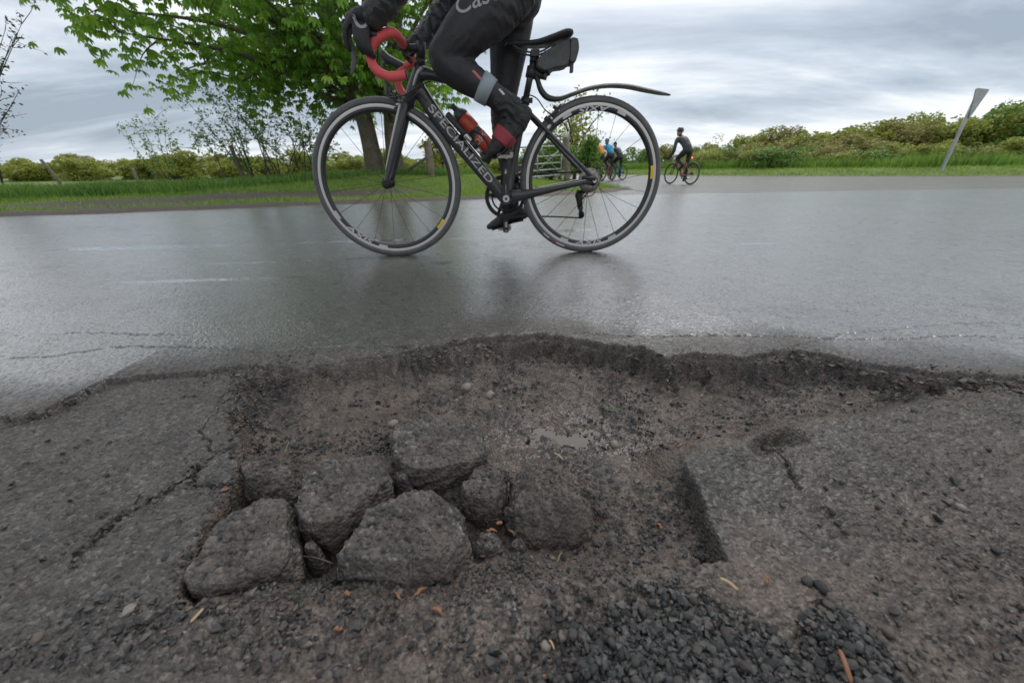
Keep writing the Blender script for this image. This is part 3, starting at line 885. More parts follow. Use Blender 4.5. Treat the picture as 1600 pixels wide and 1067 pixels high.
def crown_points(r, rx, ry, rz, nb, n, shell=0.55):
    """leaf positions gathered in uneven clumps inside an ellipsoid centred at the origin"""
    c = r.normal(size=(nb, 3)); c /= np.linalg.norm(c, axis=1)[:, None]
    c *= r.uniform(0.35, 0.95, nb)[:, None]
    rad = r.uniform(0.20, 0.42, nb)
    b = r.integers(0, nb, n)
    p = r.normal(size=(n, 3)); p /= np.linalg.norm(p, axis=1)[:, None]
    p *= (r.uniform(shell, 1.0, n) ** 0.7)[:, None] * rad[b][:, None]
    q = c[b] + p
    return q * np.array([rx, ry, rz]), c * np.array([rx, ry, rz])

PROTO = {}
def shrub(kind, x, y, z, h, w, name, label, cat='tree', group=None, seed=0, n=2600, leaf=0.16, m='hedge_ol', nb=26, trunk=0.25, rz=0.0, sparse=False):
    """a tree or shrub of total height h and width w; foliage shape shared between copies of a kind"""
    key = (kind, seed)
    if key not in PROTO:
        r = np.random.default_rng(seed + 11)
        pts, cen = crown_points(r, 0.5, 0.5, 0.5, nb, n, 0.25 if sparse else 0.5)
        pts[:, 2] += 0.5
        pts = pts[pts[:, 2] > 0.02]
        V, F = leaf_quads(pts, leaf, 0.2, seed)
        cme = npmesh('crown', V, F, M[m], False)
        b = MB()
        b.tube([(0, 0, -0.08), (0.01, 0, 0.2), (0.0, 0.02, 0.55)], [0.035, 0.026, 0.012], 7)
        for c in cen[:18]:
            t0 = r.uniform(0.12, 0.4)
            c = c + np.array([0, 0, 0.5])
            mid = np.array([c[0] * 0.45, c[1] * 0.45, t0 + (c[2] - t0) * 0.6])
            b.tube(spline([(0, 0, t0), mid, c], 3), [0.014, 0.013, 0.012, 0.010, 0.008, 0.006, 0.003], 5)
        to = b.build('trunk', M['twig']); tme = to.data; bpy.data.objects.remove(to)
        PROTO[key] = (cme, tme)
    cme, tme = PROTO[key]
    e = empty(name, (x, y, z), rz)
    e.scale = (w, w, h)
    link('crown', cme, e); link('trunk', tme, e)
    tag(e, label, cat, group)
    return e

# far treeline beyond the field on the left
k = 0
for i, X0 in enumerate(np.linspace(-92, 14, 52)):
    Yd = 66 + 6 * math.sin(i * 1.7) + rng.uniform(-3, 3)
    kind = int(rng.integers(0, 5))
    h = rng.uniform(3.4, 4.7)
    ml = ['hedge_ol', 'hedge_yl', 'hedge_br', 'hedge_yl', 'hedge_ol'][kind]
    shrub('far' + ml, X0 + rng.uniform(-1, 1), Yd, -0.9, h, rng.uniform(5.5, 8.0), 'hedgerow_tree',
          {'hedge_ol': 'distant olive green tree', 'hedge_yl': 'distant yellow green tree', 'hedge_br': 'distant brownish budding tree', 'hedge_dk': 'distant dark green tree'}[ml] + ' in the line beyond the left field', 'tree', 'far ' + ml.replace('hedge_ol', 'olive').replace('hedge_yl', 'yellow green').replace('hedge_br', 'brownish').replace('hedge_dk', 'dark green') + ' trees beyond the field', seed=kind % 3 + 1, n=4200, leaf=0.058, m=ml, nb=30, rz=rng.uniform(0, 6))
# low distant hedge seen between the riders
for i in range(9):
    p = far(952 + i * 27, 259, 42)
    kind = i % 3
    ml = ['hedge_br', 'hedge_dk', 'hedge_ol'][kind]
    shrub('far' + ml, p[0], 42 + rng.uniform(-3, 3), -0.3, [2.6, 2.2, 3.0][kind] * rng.uniform(0.9, 1.2), rng.uniform(3.2, 4.4), 'hedge_bush', 'low distant bush at the end of the side road',
          'bush', 'low bushes at the end of the side road', seed=kind + 1, m=ml, n=4200, leaf=0.058, rz=rng.uniform(0, 6))
p = far(1102, 262, 40)
shrub('bare', p[0], 40, -0.1, 3.4, 3.0, 'bare_tree', 'small grey leafless tree right of the lone rider', 'tree', seed=21, n=1500, leaf=0.05, m='hedge_br', nb=40, sparse=True)
# hedge on the right, tree by tree: photo x, top y, distance, width, kind
HEDGE = [(1150, 232, 30, 4.0, 'hedge_ol', 0), (1178, 206, 31, 2.6, 'hedge_ol', 1), (1215, 222, 28, 3.6, 'hedge_br', 0), (1235, 204, 30, 3.4, 'hedge_br', 2), (1268, 210, 27, 3.2, 'hedge_ol', 3),
         (1300, 202, 27, 3.4, 'hedge_yl', 0), (1330, 214, 24, 3.2, 'hedge_br', 3), (1358, 200, 26, 2.8, 'hedge_yl', 1), (1390, 196, 26, 3.2, 'hedge_yl', 2), (1428, 187, 25, 2.6, 'hedge_br', 1),
         (1452, 184, 26, 2.6, 'hedge_ol', 2), (1490, 186, 24, 2.6, 'hedge_ol', 0), (1520, 184, 24, 2.8, 'hedge_yl', 3), (1552, 176, 24, 3.0, 'hedge_dk', 1), (1590, 164, 24, 3.4, 'hedge_dk', 2), (1640, 155, 23, 3.6, 'hedge_ol', 3),
         (1700, 150, 23, 4, 'hedge_dk', 0), (1780, 150, 23, 4.5, 'hedge_ol', 1)]
HL = {'hedge_ol': 'olive green', 'hedge_br': 'brownish budding', 'hedge_yl': 'yellow green', 'hedge_dk': 'dark green'}
for (px, ty, D, w, ml, sd) in HEDGE:
    a = far(px, ty, D); b0 = 0.15
    shrub('hg' + ml, a[0], D, b0, a[2] - b0 + 0.25, w * 1.25, 'hedge_tree', HL[ml] + ' hedgerow tree behind the bank on the right', 'tree', 'tall ' + HL[ml] + ' hedge trees at right',
          seed=sd + 30, n=5600, leaf=0.052, m=ml, nb=44, rz=rng.uniform(0, 6))
for i, px in enumerate(range(1110, 1760, 27)):        # lower bramble layer in front
    D = 21.5 + 1.8 * math.sin(i * 1.3) + 4.5 * max(0, (1250 - px) / 140)
    a = far(px, 236 - 6 * math.sin(i * 2.1) - 14 * max(0, (px - 1350) / 250), D)
    ml = ['hedge_ol', 'hedge_dk', 'hedge_br', 'hedge_ol', 'hedge_dk'][i % 5]
    shrub('hg' + ml, a[0], D, 0.10, max(0.9, a[2] + 0.1), 2.5, 'bramble_bush', HL[ml] + ' bramble bush at the foot of the right hedge', 'bush', HL[ml] + ' bramble bushes at right',
          seed=30 + i % 4, n=5600, leaf=0.052, m=ml, nb=44, rz=rng.uniform(0, 6))
# around the gate
def gz(x, y): return float(lv_height(np.array([x]), np.array([y]))[0][0])
p = far(862, 262, 16.5)
shrub('gate', p[0], 16.8, gz(2.2, 14), 1.55, 2.6, 'ivy_bush', 'bright green leafy bush behind the field gate', 'bush', seed=41, n=5200, leaf=0.06, m='ivy', nb=40)
p = far(918, 262, 15.2)
shrub('gate', p[0], 15.4, gz(3.0, 14), 1.60, 1.15, 'ivy_bush', 'bright green upright bush just right of the gatepost', 'bush', seed=42, n=4200, leaf=0.075, m='ivy', nb=40)
p = far(898, 262, 20)
shrub('gatetree', p[0], 20, -0.1, 3.9, 3.3, 'spring_tree', 'sparse yellow green spring tree rising behind the gate', 'tree', seed=43, n=1900, leaf=0.045, m='hedge_yl', nb=60, sparse=True)
p = far(688, 262, 13)
shrub('haw', p[0], 13.5, gz(p[0], 12.5), 1.6, 1.5, 'hawthorn_bush', 'pale yellow green hawthorn behind the broad fence post', 'bush', seed=44, n=2000, leaf=0.06, m='hedge_yl', nb=40, sparse=True)
for i, px in enumerate((716, 750, 784, 812)):
    p = far(px, 252, 17)
    shrub('hgivy', p[0], 17 + 0.6 * (i % 2), gz(1.0, 13) - 0.1, 0.85, 1.9, 'hedge_bush', 'low green hedge bush behind the bicycle frame', 'bush', 'low hedge behind the bicycle frame', seed=45 + i % 2, n=2600, leaf=0.08, m='hedge_dk' if i % 2 else 'hedge_ol', nb=30)

# horse chestnut -------------------------------------------------------
def palmate(nleaf=6):
    """one drooping palmate leaf, unit length leaflets hanging from the stalk tip"""
    V = []; F = []
    for k in range(nleaf):
        a = (k - (nleaf - 1) / 2) * 0.62
        ln = 1.0 - 0.10 * abs(k - (nleaf - 1) / 2) ** 1.2
        dx, dy = math.sin(a), math.cos(a)
        rows = [(0.0, 0.02, 0.0), (0.35, 0.11, -0.05), (0.68, 0.19, -0.22), (0.9, 0.10, -0.42), (1.0, 0.0, -0.55)]
        b = len(V)
        for t, w, zz in rows:
            cx, cy = dx * t * ln, dy * t * ln
            px_, py_ = -dy * w * -1, -dx * w
            V += [(cx + dy * w, cy - dx * w, zz + 0.04 * (w > 0.05)), (cx, cy, zz - 0.03), (cx - dy * w, cy + dx * w, zz + 0.04 * (w > 0.05))]
        for i in range(4):
            for j in range(2):
                F.append((b + i * 3 + j, b + i * 3 + j + 1, b + (i + 1) * 3 + j + 1, b + (i + 1) * 3 + j))
    return np.array(V), np.array(F)

def chestnut():
    bx, by = far(600, 262, 9.4)[:2]
    bz = gz(bx, by)
    root = empty('chestnut_tree', (bx, by, bz))
    tag(root, 'large horse chestnut tree with twin trunks and drooping palmate leaves', 'tree')
    r = np.random.default_rng(5)
    b = MB()
    tr = [spline([(-0.25, 0, -0.3, 0.27), (-0.23, 0, 0.5, 0.20), (-0.32, 0.0, 1.4, 0.18), (-0.62, 0.05, 2.5, 0.15), (-0.85, 0.2, 4.2, 0.14), (-1.0, 0.2, 6.5, 0.07)], 5),
          spline([(0.27, 0.05, -0.3, 0.25), (0.27, 0.05, 0.5, 0.185), (0.34, 0.05, 1.3, 0.165), (0.55, 0.1, 2.4, 0.14), (0.9, 0.3, 4.2, 0.13), (1.1, 0.4, 6.8, 0.06)], 5)]
    for t in tr: b.tube(t[:, :3], t[:, 3], 14)
    # limbs
    tips = []
    def limb(t, i, end, rad):
        s0 = tr[t][i, :3]; end = np.array(end, float)
        mid = s0 + (end - s0) * 0.5 + np.array([0, 0, 0.35])
        c = spline([s0, mid, end], 7)
        b.tube(c, np.linspace(rad, 0.012, len(c)), 7)
        for q in c[4:]: tips.append(q)
        for kx in range(5):
            q = c[r.integers(4, len(c))]
            e2 = q + r.normal(size=3) * np.array([0.7, 0.7, 0.35]) + np.array([0, 0, -0.25])
            c2 = spline([q, (q + e2) / 2 + np.array([0, 0, 0.12]), e2], 4)
            b.tube(c2, np.linspace(0.018, 0.004, len(c2)), 4)
            tips.extend(c2[2:])
    ends = [(-4.4, -1.0, 2.8), (-3.9, 0.4, 2.3), (-3.7, -1.6, 2.3), (-3.0, 0.8, 1.9), (-2.3, -0.8, 1.75), (-1.6, 0.9, 1.7), (-3.4, -2.9, 3.1), (-2.0, -3.0, 2.8), (-0.9, -3.4, 2.7), (0.5, -3.1, 2.6),
            (-1.0, -2.0, 2.1), (0.2, -1.8, 2.05), (1.2, -1.4, 2.0), (1.5, 0.4, 1.9), (0.9, 1.2, 1.7), (1.9, -2.6, 3.3), (-0.4, 1.6, 2.0), (-4.2, 2.4, 3.0), (-2.2, 3.0, 2.8), (1.9, 2.2, 3.2), (-4.2, -2.2, 3.7), (-4.0, 1.5, 3.4), (0.6, -0.8, 1.75)]
    for j, e in enumerate(ends):
        limb(0 if e[0] < 0 else 1, int(r.integers(7, 15)), e, 0.06)
    for j in range(26):
        a = r.uniform(0, 6.28); rr = r.uniform(2.4, 4.4)
        limb(j % 2, int(r.integers(14, 25)), (rr * math.cos(a) - 1.0, rr * math.sin(a), r.uniform(3.6, 7.5)), 0.05)
    b.build('trunk', M['bark'], root)
    tips = np.array(tips)
    # leaves
    lv, lf = palmate()
    low = tips[tips[:, 2] < 3.6]; high = tips[tips[:, 2] >= 3.6]
    n1, n2 = 4300, 1300
    C = np.concatenate([low[r.integers(0, len(low), n1)], high[r.integers(0, len(high), n2)]])
    C = C + r.normal(size=C.shape) * np.array([0.30, 0.30, 0.20])
    S = np.concatenate([r.uniform(0.085, 0.155, n1), r.uniform(0.20, 0.32, n2)])
    # keep the stem space clear
    keep = ~((np.hypot(C[:, 0], C[:, 1]) < 1.1) & (C[:, 2] < 1.45)) & (C[:, 2] > 1.0 + 0.25 * r.random(len(C)))
    C, S = C[keep], S[keep]
    yaw = r.uniform(0, 2 * math.pi, len(C)); til = r.normal(0.55, 0.35, len(C)); rol = r.normal(0, 0.3, len(C))
    Rm = np.array([np.array(Matrix.Rotation(a, 3, 'Z') @ Matrix.Rotation(-t, 3, 'X') @ Matrix.Rotation(q, 3, 'Y')) for a, t, q in zip(yaw, til, rol)])
    # the 280 leaves nearest the road are separate parts, the rest one crown
    dist = np.hypot(C[:, 0] + bx, C[:, 1] + by) + 0.8 * np.abs(C[:, 2] + bz - 2.6)
    order = np.argsort(dist)
    near, rest = order[:280], order[280:]
    sme = [npmesh('leaf', palmate(q)[0], palmate(q)[1], M['chestnut'], True) for q in (5, 6, 7)]
    for j, i in enumerate(near):
        o = link('leaf', sme[j % 3], root)
        o.matrix_local = Matrix.Translation(C[i]) @ Matrix(Rm[i]).to_4x4() @ Matrix.Scale(S[i], 4)
    V = (np.einsum('nij,vj->nvi', Rm[rest], lv) * S[rest][:, None, None] + C[rest][:, None, :]).reshape(-1, 3)
    F = (lf[None] + (np.arange(len(rest)) * len(lv))[:, None, None]).reshape(-1, 4)
    tag(link('crown', npmesh('crown', V, F, M['chestnut'], True), root), kind='stuff')
chestnut()

# thin-stemmed saplings and twiggy shrubs -----------------------------
def stems(name, label, base_px, base_py, D, tops, nleaf, leaf, m, seed, cat='shrub', rad=0.014, spread=0.35, bz=None):
    """stems fan up from a base to the given top points (photo x, y at distance D)"""
    r = np.random.default_rng(seed)
    bp = far(base_px, base_py, D)
    z0 = gz(bp[0], D) - 0.05 if bz is None else bz
    root = empty(name, (bp[0], D, z0))
    tag(root, label, cat)
    b = MB(); pts = []
    for (tx, ty) in tops:
        e = far(tx, ty, D + r.uniform(-0.3, 0.3)) - np.array([bp[0], D, z0])
        s0 = np.array([r.normal(0, spread), r.normal(0, 0.15), 0])
        s0[0] += e[0] * 0.25
        mid = s0 + (e - s0) * 0.5 + np.array([-0.15 * e[0] * 0.4, 0, 0.10]) + r.normal(size=3) * 0.05
        c = spline([s0, mid, e], 6)
        b.tube(c, np.linspace(rad * r.uniform(0.7, 1.2), 0.003, len(c)), 5)
        for kx in range(6):
            i = r.integers(4, len(c))
            e2 = c[i] + r.normal(size=3) * np.array([0.22, 0.18, 0.12]) + np.array([0, 0, 0.12])
            b.tube([c[i], (c[i] + e2) / 2 + r.normal(size=3) * 0.02, e2], [0.005, 0.004, 0.002], 4)
            pts += [c[i] + (e2 - c[i]) * t for t in (0.5, 0.75, 1.0)]
        pts += list(c[6:])
    b.build('stem', M['twig'], root)
    pts = np.array(pts)
    C = pts[r.integers(0, len(pts), nleaf)] + r.normal(size=(nleaf, 3)) * 0.045
    V, F = leaf_quads(C, leaf, 0.1, seed)
    tag(link('crown', npmesh('crown', V, F, M[m], False), root))
    return root
r_ = np.random.default_rng(3)
stems('sapling_shrub', 'tall thin stemmed shrub with scattered small leaves left of the chestnut', 405, 276, 8.6,
      [(285, 150), (300, 195), (318, 135), (322, 215), (335, 170), (352, 150), (360, 185), (372, 130), (385, 165), (398, 190), (410, 150), (300, 232), (344, 200), (425, 180), (392, 140)], 2600, 0.055, 'hedge_dk', 61, spread=0.22)
stems('sapling_shrub', 'bushy twiggy shrub growing close beside the chestnut trunks', 470, 276, 9.0,
      [(430, 200), (440, 170), (452, 190), (462, 160), (470, 205), (480, 185), (492, 200), (505, 180), (515, 215), (425, 225), (500, 225)], 1600, 0.055, 'hedge_dk', 62, spread=0.25)
stems('young_tree', 'lone wispy young tree standing in front of the far treeline', 262, 285, 10.5,
      [(190, 206), (205, 190), (222, 196), (240, 188), (256, 190), (262, 205), (225, 215)], 700, 0.06, 'hedge_dk', 63, rad=0.012, spread=0.05)
stems('purple_leaved_tree', 'purplish twigs of a small tree at the left edge of the picture', -95, 290, 7.5,
      [(34, 38), (28, 52), (18, 62), (8, 48), (30, 142), (22, 160), (10, 178), (2, 150), (-20, 60), (-40, 30), (-60, 100), (-30, 140), (-120, 60), (-160, 120), (-100, -30)], 620, 0.055, 'purple_leaf', 64, 'tree', rad=0.02, spread=0.03)

# ------------------------------------------------------------------ fence posts, gate, sign
def post(px_top, py_top, px_bot, py_bot, D, rad, m, name, label, cap=None, group=None):
    t = far(px_top, py_top, D); q = far(px_bot, py_bot, D)
    root = empty(name, (q[0], D, q[2]))
    tag(root, label, 'post', group)
    b = MB(); v = t - q
    c = [(0, 0, -0.35), (0, 0, 0), tuple(v * 0.5 + np.array([0.006, 0, 0])), tuple(v), tuple(v * 1.012)]
    b.tube(c, [rad * 1.05, rad * 1.03, rad, rad * 0.97, rad * 0.7], 12)
    b.build('shaft', m, root)
    if cap:
        b = MB(); b.tube([tuple(v * 0.90), tuple(v * 1.005), tuple(v * 1.03)], [rad * 1.03, rad * 1.03, rad * 0.8], 12); b.build('painted_top', cap, root)
    return root, v
post(360, 228, 382, 282, 8.2, 0.035, M['oldwood'], 'fence_post', 'thin grey fence post standing among the sapling stems')
post(64, 250, 90, 280, 9.0, 0.032, M['wood'], 'fence_post', 'leaning fence post in the long grass at far left')
post(206, 262, 214, 280, 13, 0.04, M['wood'], 'fence_post', 'short pale fence post at the field edge')
rt, v = post(667, 221, 673, 268, 9.0, 0.085, M['wood'], 'fence_post', 'stout wooden fence post with a slanting brace behind the front wheel')
b = MB(); b.tube([tuple(v * 0.52), (-0.55, 0.2, 0.05)], 0.028, 8); b.build('brace', M['wood'], rt)
post(884, 209, 886, 275, 13.5, 0.115, M['wood'], 'gatepost', 'round wooden gatepost with a white painted top', M['white_paint'])

def gate():
    D = 13.3
    h = far(876, 278, D); l = far(806, 283, D - 1.2)
    root = empty('field_gate', (h[0], h[1], h[2]))
    tag(root, 'grey metal five bar field gate beside the round gatepost', 'gate')
    L = np.array([l[0] - h[0], l[1] - h[1], l[2] - h[2]])
    zs = [0.06, 0.24, 0.43, 0.64, 0.92]
    def pt(u, z): return (L[0] * u, L[1] * u, L[2] * u + z)
    for z in zs:
        b = MB(); b.tube([pt(0, z + 0.04), pt(1, z)], 0.021, 8); b.build('bar', M['galv'], root)
    for u in (0.0, 0.55, 1.0):
        b = MB(); b.tube([pt(u, -0.0), pt(u, 0.97)], 0.022, 8); b.build('upright', M['galv'], root)
    for u0, z0, u1, z1 in ((0.0, 0.10, 0.55, 0.92), (0.55, 0.92, 1.0, 0.1), (0.0, 0.92, 0.55, 0.24)):
        b = MB(); b.tube([pt(u0, z0), pt(u1, z1)], 0.015, 6); b.build('brace', M['galv'], root)
gate()

def sign():
    D = 15.2
    q = far(1473, 263, D); t = far(1531, 139, D)
    zz = float(rv_height(np.array([q[0]]), np.array([D]))[0][0])
    root = empty('road_sign', (q[0], D, zz))
    tag(root, 'grey back of a triangular give way sign on a tilted post', 'sign')
    v = t - np.array([q[0], D, zz])
    b = MB(); b.tube([(0, 0, -0.3), (0, 0, 0), tuple(v * 0.5), tuple(v)], 0.055, 12); b.build('post', M['galv'], root)
    up = Vector(v).normalized(); yaw = math.radians(22)
    side = Vector((math.cos(yaw), math.sin(yaw), 0)); side = (side - up * side.dot(up)).normalized(); nrm = side.cross(up)
    b = MB(); top = Vector(v) * 0.985 + nrm * 0.075
    w, hgt, th = 0.47, 0.86, 0.012
    rr = []
    for (sx, sz) in ((-w, 0), (-w + 0.05, 0.03), (w - 0.05, 0.03), (w, 0), (w - 0.02, -0.06), (0.035, -hgt), (-0.035, -hgt), (-w + 0.02, -0.06)):
        rr.append(side * sx + up * sz)
    V = [top + p - nrm * th for p in rr] + [top + p + nrm * th for p in rr]
    n = len(rr)
    b.add(V, [tuple(range(n))[::-1], tuple(range(n, 2 * n))] + [(i, (i + 1) % n, n + (i + 1) % n, n + i) for i in range(n)], False)
    b.build('plate', M['signgrey'], root)
    for k in (0.12, 0.5):
        b = MB(); c = top - up * k - nrm * 0.03
        b.tube([c - side * (w * (1 - k) * 0.8), c + side * (w * (1 - k) * 0.8)], 0.022, 6); b.build('bracket', M['galv'], root)
sign()

# ------------------------------------------------------------------ broken chunks of tarmac in the pothole
def chunk(name, label, pts, ztop, zbase, seed, m, flat=0.80, rough=1.0, tilt=(0, 0), group=None, na=190, nr=64):
    """pts: outline in the photograph; upper outline lies at the top edge, lower outline at the foot"""
    py = np.array([p[1] for p in pts], float)
    t = (py - py.min()) / (py.max() - py.min())
    W_ = np.array([gnd(a, b, ztop + (zbase * 0.6 - ztop) * max(0, (k - 0.45) / 0.55))[:2] for (a, b), k in zip(pts, t)])
    c = W_.mean(0)
    out = spline(np.vstack([W_, W_[:1]]) - c, 8)[:-1]
    out = 0.45 * out + 0.55 * np.vstack([np.linspace(a_, b_, 8, endpoint=False) for a_, b_ in zip(W_ - c, np.roll(W_, -1, 0) - c)])
    jr = 1 + 0.11 * (fbm(out[:, 0] + c[0], out[:, 1] + c[1], 75, 4, seed + 31, 0.6) - 0.5)
    out = out * jr[:, None] * 1.01
    ang = np.unwrap(np.arctan2(out[:, 1], out[:, 0]))
    if ang[-1] < ang[0]: out = out[::-1]
    seg = np.r_[0, np.cumsum(np.hypot(*np.diff(np.vstack([out, out[:1]]), axis=0).T))]
    u = np.linspace(0, seg[-1], na, endpoint=False)
    ox = np.interp(u, seg, np.r_[out[:, 0], out[0, 0]]); oy = np.interp(u, seg, np.r_[out[:, 1], out[0, 1]])
    rr = np.concatenate([np.linspace(0.03, flat, int(nr * 0.55)), np.linspace(flat, 1.0, int(nr * 0.45) + 1)[1:]])
    R, K = np.meshgrid(rr, np.arange(na), indexing='ij')
    X = ox[K] * R; Y = oy[K] * R
    wx, wy = X + c[0], Y + c[1]
    size = math.sqrt(abs(np.ptp(ox) * np.ptp(oy)))
    g = (fbm(wx, wy, 16, 4, seed) - 0.5)
    e = np.clip((R - flat * (0.92 + 0.16 * fbm(wx, wy, 30, 2, seed + 3))) / (1 - flat), 0, 1)
    prof = 1 - e ** 1.5
    wd, wi = worley(wx, wy, 70, seed + 1)
    z = zbase + (ztop - zbase) * prof
    z = z + g * 0.012 * rough + (fbm(wx, wy, 60, 4, seed + 5, 0.6) - 0.5) * 0.011 * rough + np.clip(0.5 - wd, 0, 1) * 0.010 * rough * (0.15 + 1.8 * e)
    wd2, wi2 = worley(wx, wy, 150, seed + 8)
    z = z + (0.4 - wd2) * 0.0055 * (0.5 + wi2)
    z = z + tilt[0] * X + tilt[1] * Y
    # ragged sides: push the wall in and out
    side = (fbm(np.cos(K / na * 6.283) * 2 + seed, z * 40 + np.sin(K / na * 6.283) * 2, 3.0, 4, seed + 9) - 0.5) * 0.26 * e
    X = X * (1 + side); Y = Y * (1 + side)
    V = np.stack([X.ravel(), Y.ravel(), z.ravel() - zbase], 1)
    n_r = len(rr)
    ii = np.arange(n_r * na).reshape(n_r, na)
    F = np.stack([ii[:-1].ravel(), ii[1:].ravel(), np.roll(ii, -1, 1)[1:].ravel(), np.roll(ii, -1, 1)[:-1].ravel()], 1)
    # close the centre with a small fan of quads and drop a skirt into the mud
    sk = V[ii[-1]] * np.array([0.9, 0.9, 1]) - np.array([0, 0, 0.03])
    V = np.vstack([V, sk]); b0 = n_r * na
    sidx = b0 + np.arange(na)
    F = np.vstack([F, np.stack([ii[-1], sidx, np.roll(sidx, -1), np.roll(ii[-1], -1)], 1)])
    V = np.vstack([V, V[ii[0]].mean(0)[None]])
    cidx = len(V) - 1
    F = np.vstack([F, np.stack([np.full(na, cidx), ii[0], np.roll(ii[0], -1), np.full(na, cidx)], 1)[:0]])
    tri = [(cidx, int(ii[0][k]), int(ii[0][(k + 1) % na])) for k in range(na)]
    me = bpy.data.meshes.new(name)
    me.from_pydata([tuple(p) for p in V], [], [tuple(f) for f in F] + tri)
    me.polygons.foreach_set('use_smooth', np.ones(len(me.polygons), bool))
    me.materials.append(m); me.update()
    o = link(name, me); o.location = (c[0], c[1], zbase)
    return tag(o, label, 'tarmac chunk', group)

G_ = 'broken slabs of tarmac lying in the pothole'
chunk('tarmac_chunk', 'rough dark lump of tarmac wedged against the left edge of the pothole', [(376, 702), (405, 703), (440, 708), (468, 722), (472, 750), (458, 772), (420, 780), (385, 774), (366, 752), (366, 722)], -0.006, -0.05, 201, M['chunk'], 0.55, 1.5, group=G_)
chunk('tarmac_chunk', 'flat topped slab of tarmac in the centre of the cluster', [(497, 712), (540, 706), (590, 705), (605, 727), (609, 752), (588, 778), (562, 803), (538, 828), (500, 843), (472, 832), (456, 802), (460, 770), (475, 738)], -0.006, -0.05, 202, M['chunk'], 0.86, 0.7, group=G_)
chunk('tarmac_chunk', 'largest flat slab at the back of the cluster beside the puddle', [(622, 650), (690, 643), (745, 652), (757, 680), (769, 712), (738, 737), (690, 748), (650, 754), (622, 738), (606, 705), (607, 675)], -0.012, -0.056, 203, M['chunk'], 0.88, 0.6, group=G_)
chunk('tarmac_chunk', 'small squarish piece between the back slab and the muddy lump', [(745, 722), (775, 717), (793, 724), (792, 770), (776, 797), (745, 797), (718, 776), (717, 750)], -0.013, -0.05, 204, M['chunk'], 0.78, 0.9, group=G_)
chunk('tarmac_chunk', 'mud smeared upright lump of tarmac on the right of the cluster', [(800, 712), (850, 701), (892, 712), (918, 740), (938, 790), (932, 822), (880, 834), (838, 845), (805, 820), (790, 770)], 0.004, -0.055, 205, M['chunk_mud'], 0.42, 1.7, (-0.10, 0.05), group=G_)
chunk('tarmac_chunk', 'biggest rounded slab of tarmac at the front of the cluster', [(560, 790), (600, 765), (650, 754), (692, 759), (720, 785), (735, 830), (728, 872), (702, 902), (650, 916), (600, 918), (550, 908), (518, 888), (522, 855), (543, 820)], 0.003, -0.045, 206, M['chunk'], 0.74, 1.1, group=G_)
chunk('tarmac_chunk', 'tall wedge shaped slab at the lower left of the cluster', [(384, 785), (415, 771), (450, 773), (453, 810), (459, 850), (452, 885), (420, 908), (390, 928), (340, 948), (304, 948), (293, 922), (308, 870), (328, 825), (356, 800)], 0.0, -0.048, 207, M['chunk'], 0.88, 0.7, group=G_)
chunk('tarmac_chunk', 'small black lump lying below the orange husks', [(742, 827), (770, 821), (790, 835), (787, 862), (766, 875), (742, 864), (734, 845)], -0.020, -0.052, 208, M['chunk'], 0.55, 1.2, group=G_, na=110, nr=40)
chunk('tarmac_chunk', 'round knob of tarmac in the gap below the central slab', [(474, 842), (492, 838), (502, 850), (498, 868), (482, 872), (470, 858)], -0.022, -0.052, 209, M['chunk'], 0.5, 0.9, group=G_, na=90, nr=32)
chunk('tarmac_chunk', 'little knob of tarmac in front of the back slab', [(616, 737), (632, 733), (643, 745), (638, 758), (622, 760), (612, 750)], -0.026, -0.055, 210, M['chunk'], 0.5, 0.9, group=G_, na=90, nr=32)
chunk('tarmac_chunk', 'crumbly piece right of the small black lump', [(796, 838), (812, 834), (824, 845), (820, 860), (802, 862), (792, 852)], -0.030, -0.056, 211, M['chunk_mud'], 0.5, 1.0, group=G_, na=90, nr=32)

# ------------------------------------------------------------------ loose stones, gravel and litter
def ico(sub):
    bm = bmesh.new(); bmesh.ops.create_icosphere(bm, subdivisions=sub, radius=1.0)
    V = np.array([v.co[:] for v in bm.verts]); F = np.array([[v.index for v in f.verts] for f in bm.faces]); bm.free()
    return V, F
def stone_shape(sub, seed):
    """angular chipping: hull of random points, the larger ones with worn corners"""
    r = np.random.default_rng(seed + 500)
    bm = bmesh.new()
    P_ = r.normal(size=(13 if sub == 1 else 18, 3)); P_ /= np.linalg.norm(P_, axis=1)[:, None]
    P_ *= r.uniform(0.75, 1.1, len(P_))[:, None]
    for p in P_: bm.verts.new(p * np.array([1.05, r.uniform(0.75, 0.95), r.uniform(0.6, 0.8)]))
    bmesh.ops.convex_hull(bm, input=bm.verts)
    for v in [v for v in bm.verts if not v.link_faces]: bm.verts.remove(v)
    if sub == 2:
        bmesh.ops.subdivide_edges(bm, edges=bm.edges, cuts=2, use_grid_fill=True, smooth=0.55)
        bmesh.ops.triangulate(bm, faces=bm.faces)
    bm.verts.index_update()
    V = np.array([v.co[:] for v in bm.verts])
    if sub == 2:
        V = V * (1 + np.array([mnoise.noise(Vector(p * 3.0 + seed)) for p in V]) * 0.16)[:, None]
    F = np.array([[v.index for v in f.verts] for f in bm.faces]); bm.free()
    return V, F
SH1 = [stone_shape(1, i) for i in range(12)]
SH2 = [npmesh('pebble', *stone_shape(2, i + 40), M['pebble'] if i % 4 else M['pebble2'], True) for i in range(10)]

def inside_px(poly_px, n):
    a = np.array(poly_px, float)
    out = []
    while len(out) < n:
        q = rng.uniform(a.min(0), a.max(0), (n * 2, 2))
        q = q[inpoly(q[:, 0], q[:, 1], a)]
        out += list(q)
    return np.array(out[:n])
def inside_world(poly, n):
    a = np.asarray(poly)
    out = np.zeros((0, 2))
    while len(out) < n:
        q = rng.uniform(a.min(0), a.max(0), (n * 2, 2))
        out = np.vstack([out, q[inpoly(q[:, 0], q[:, 1], a)]])
    return out[:n]

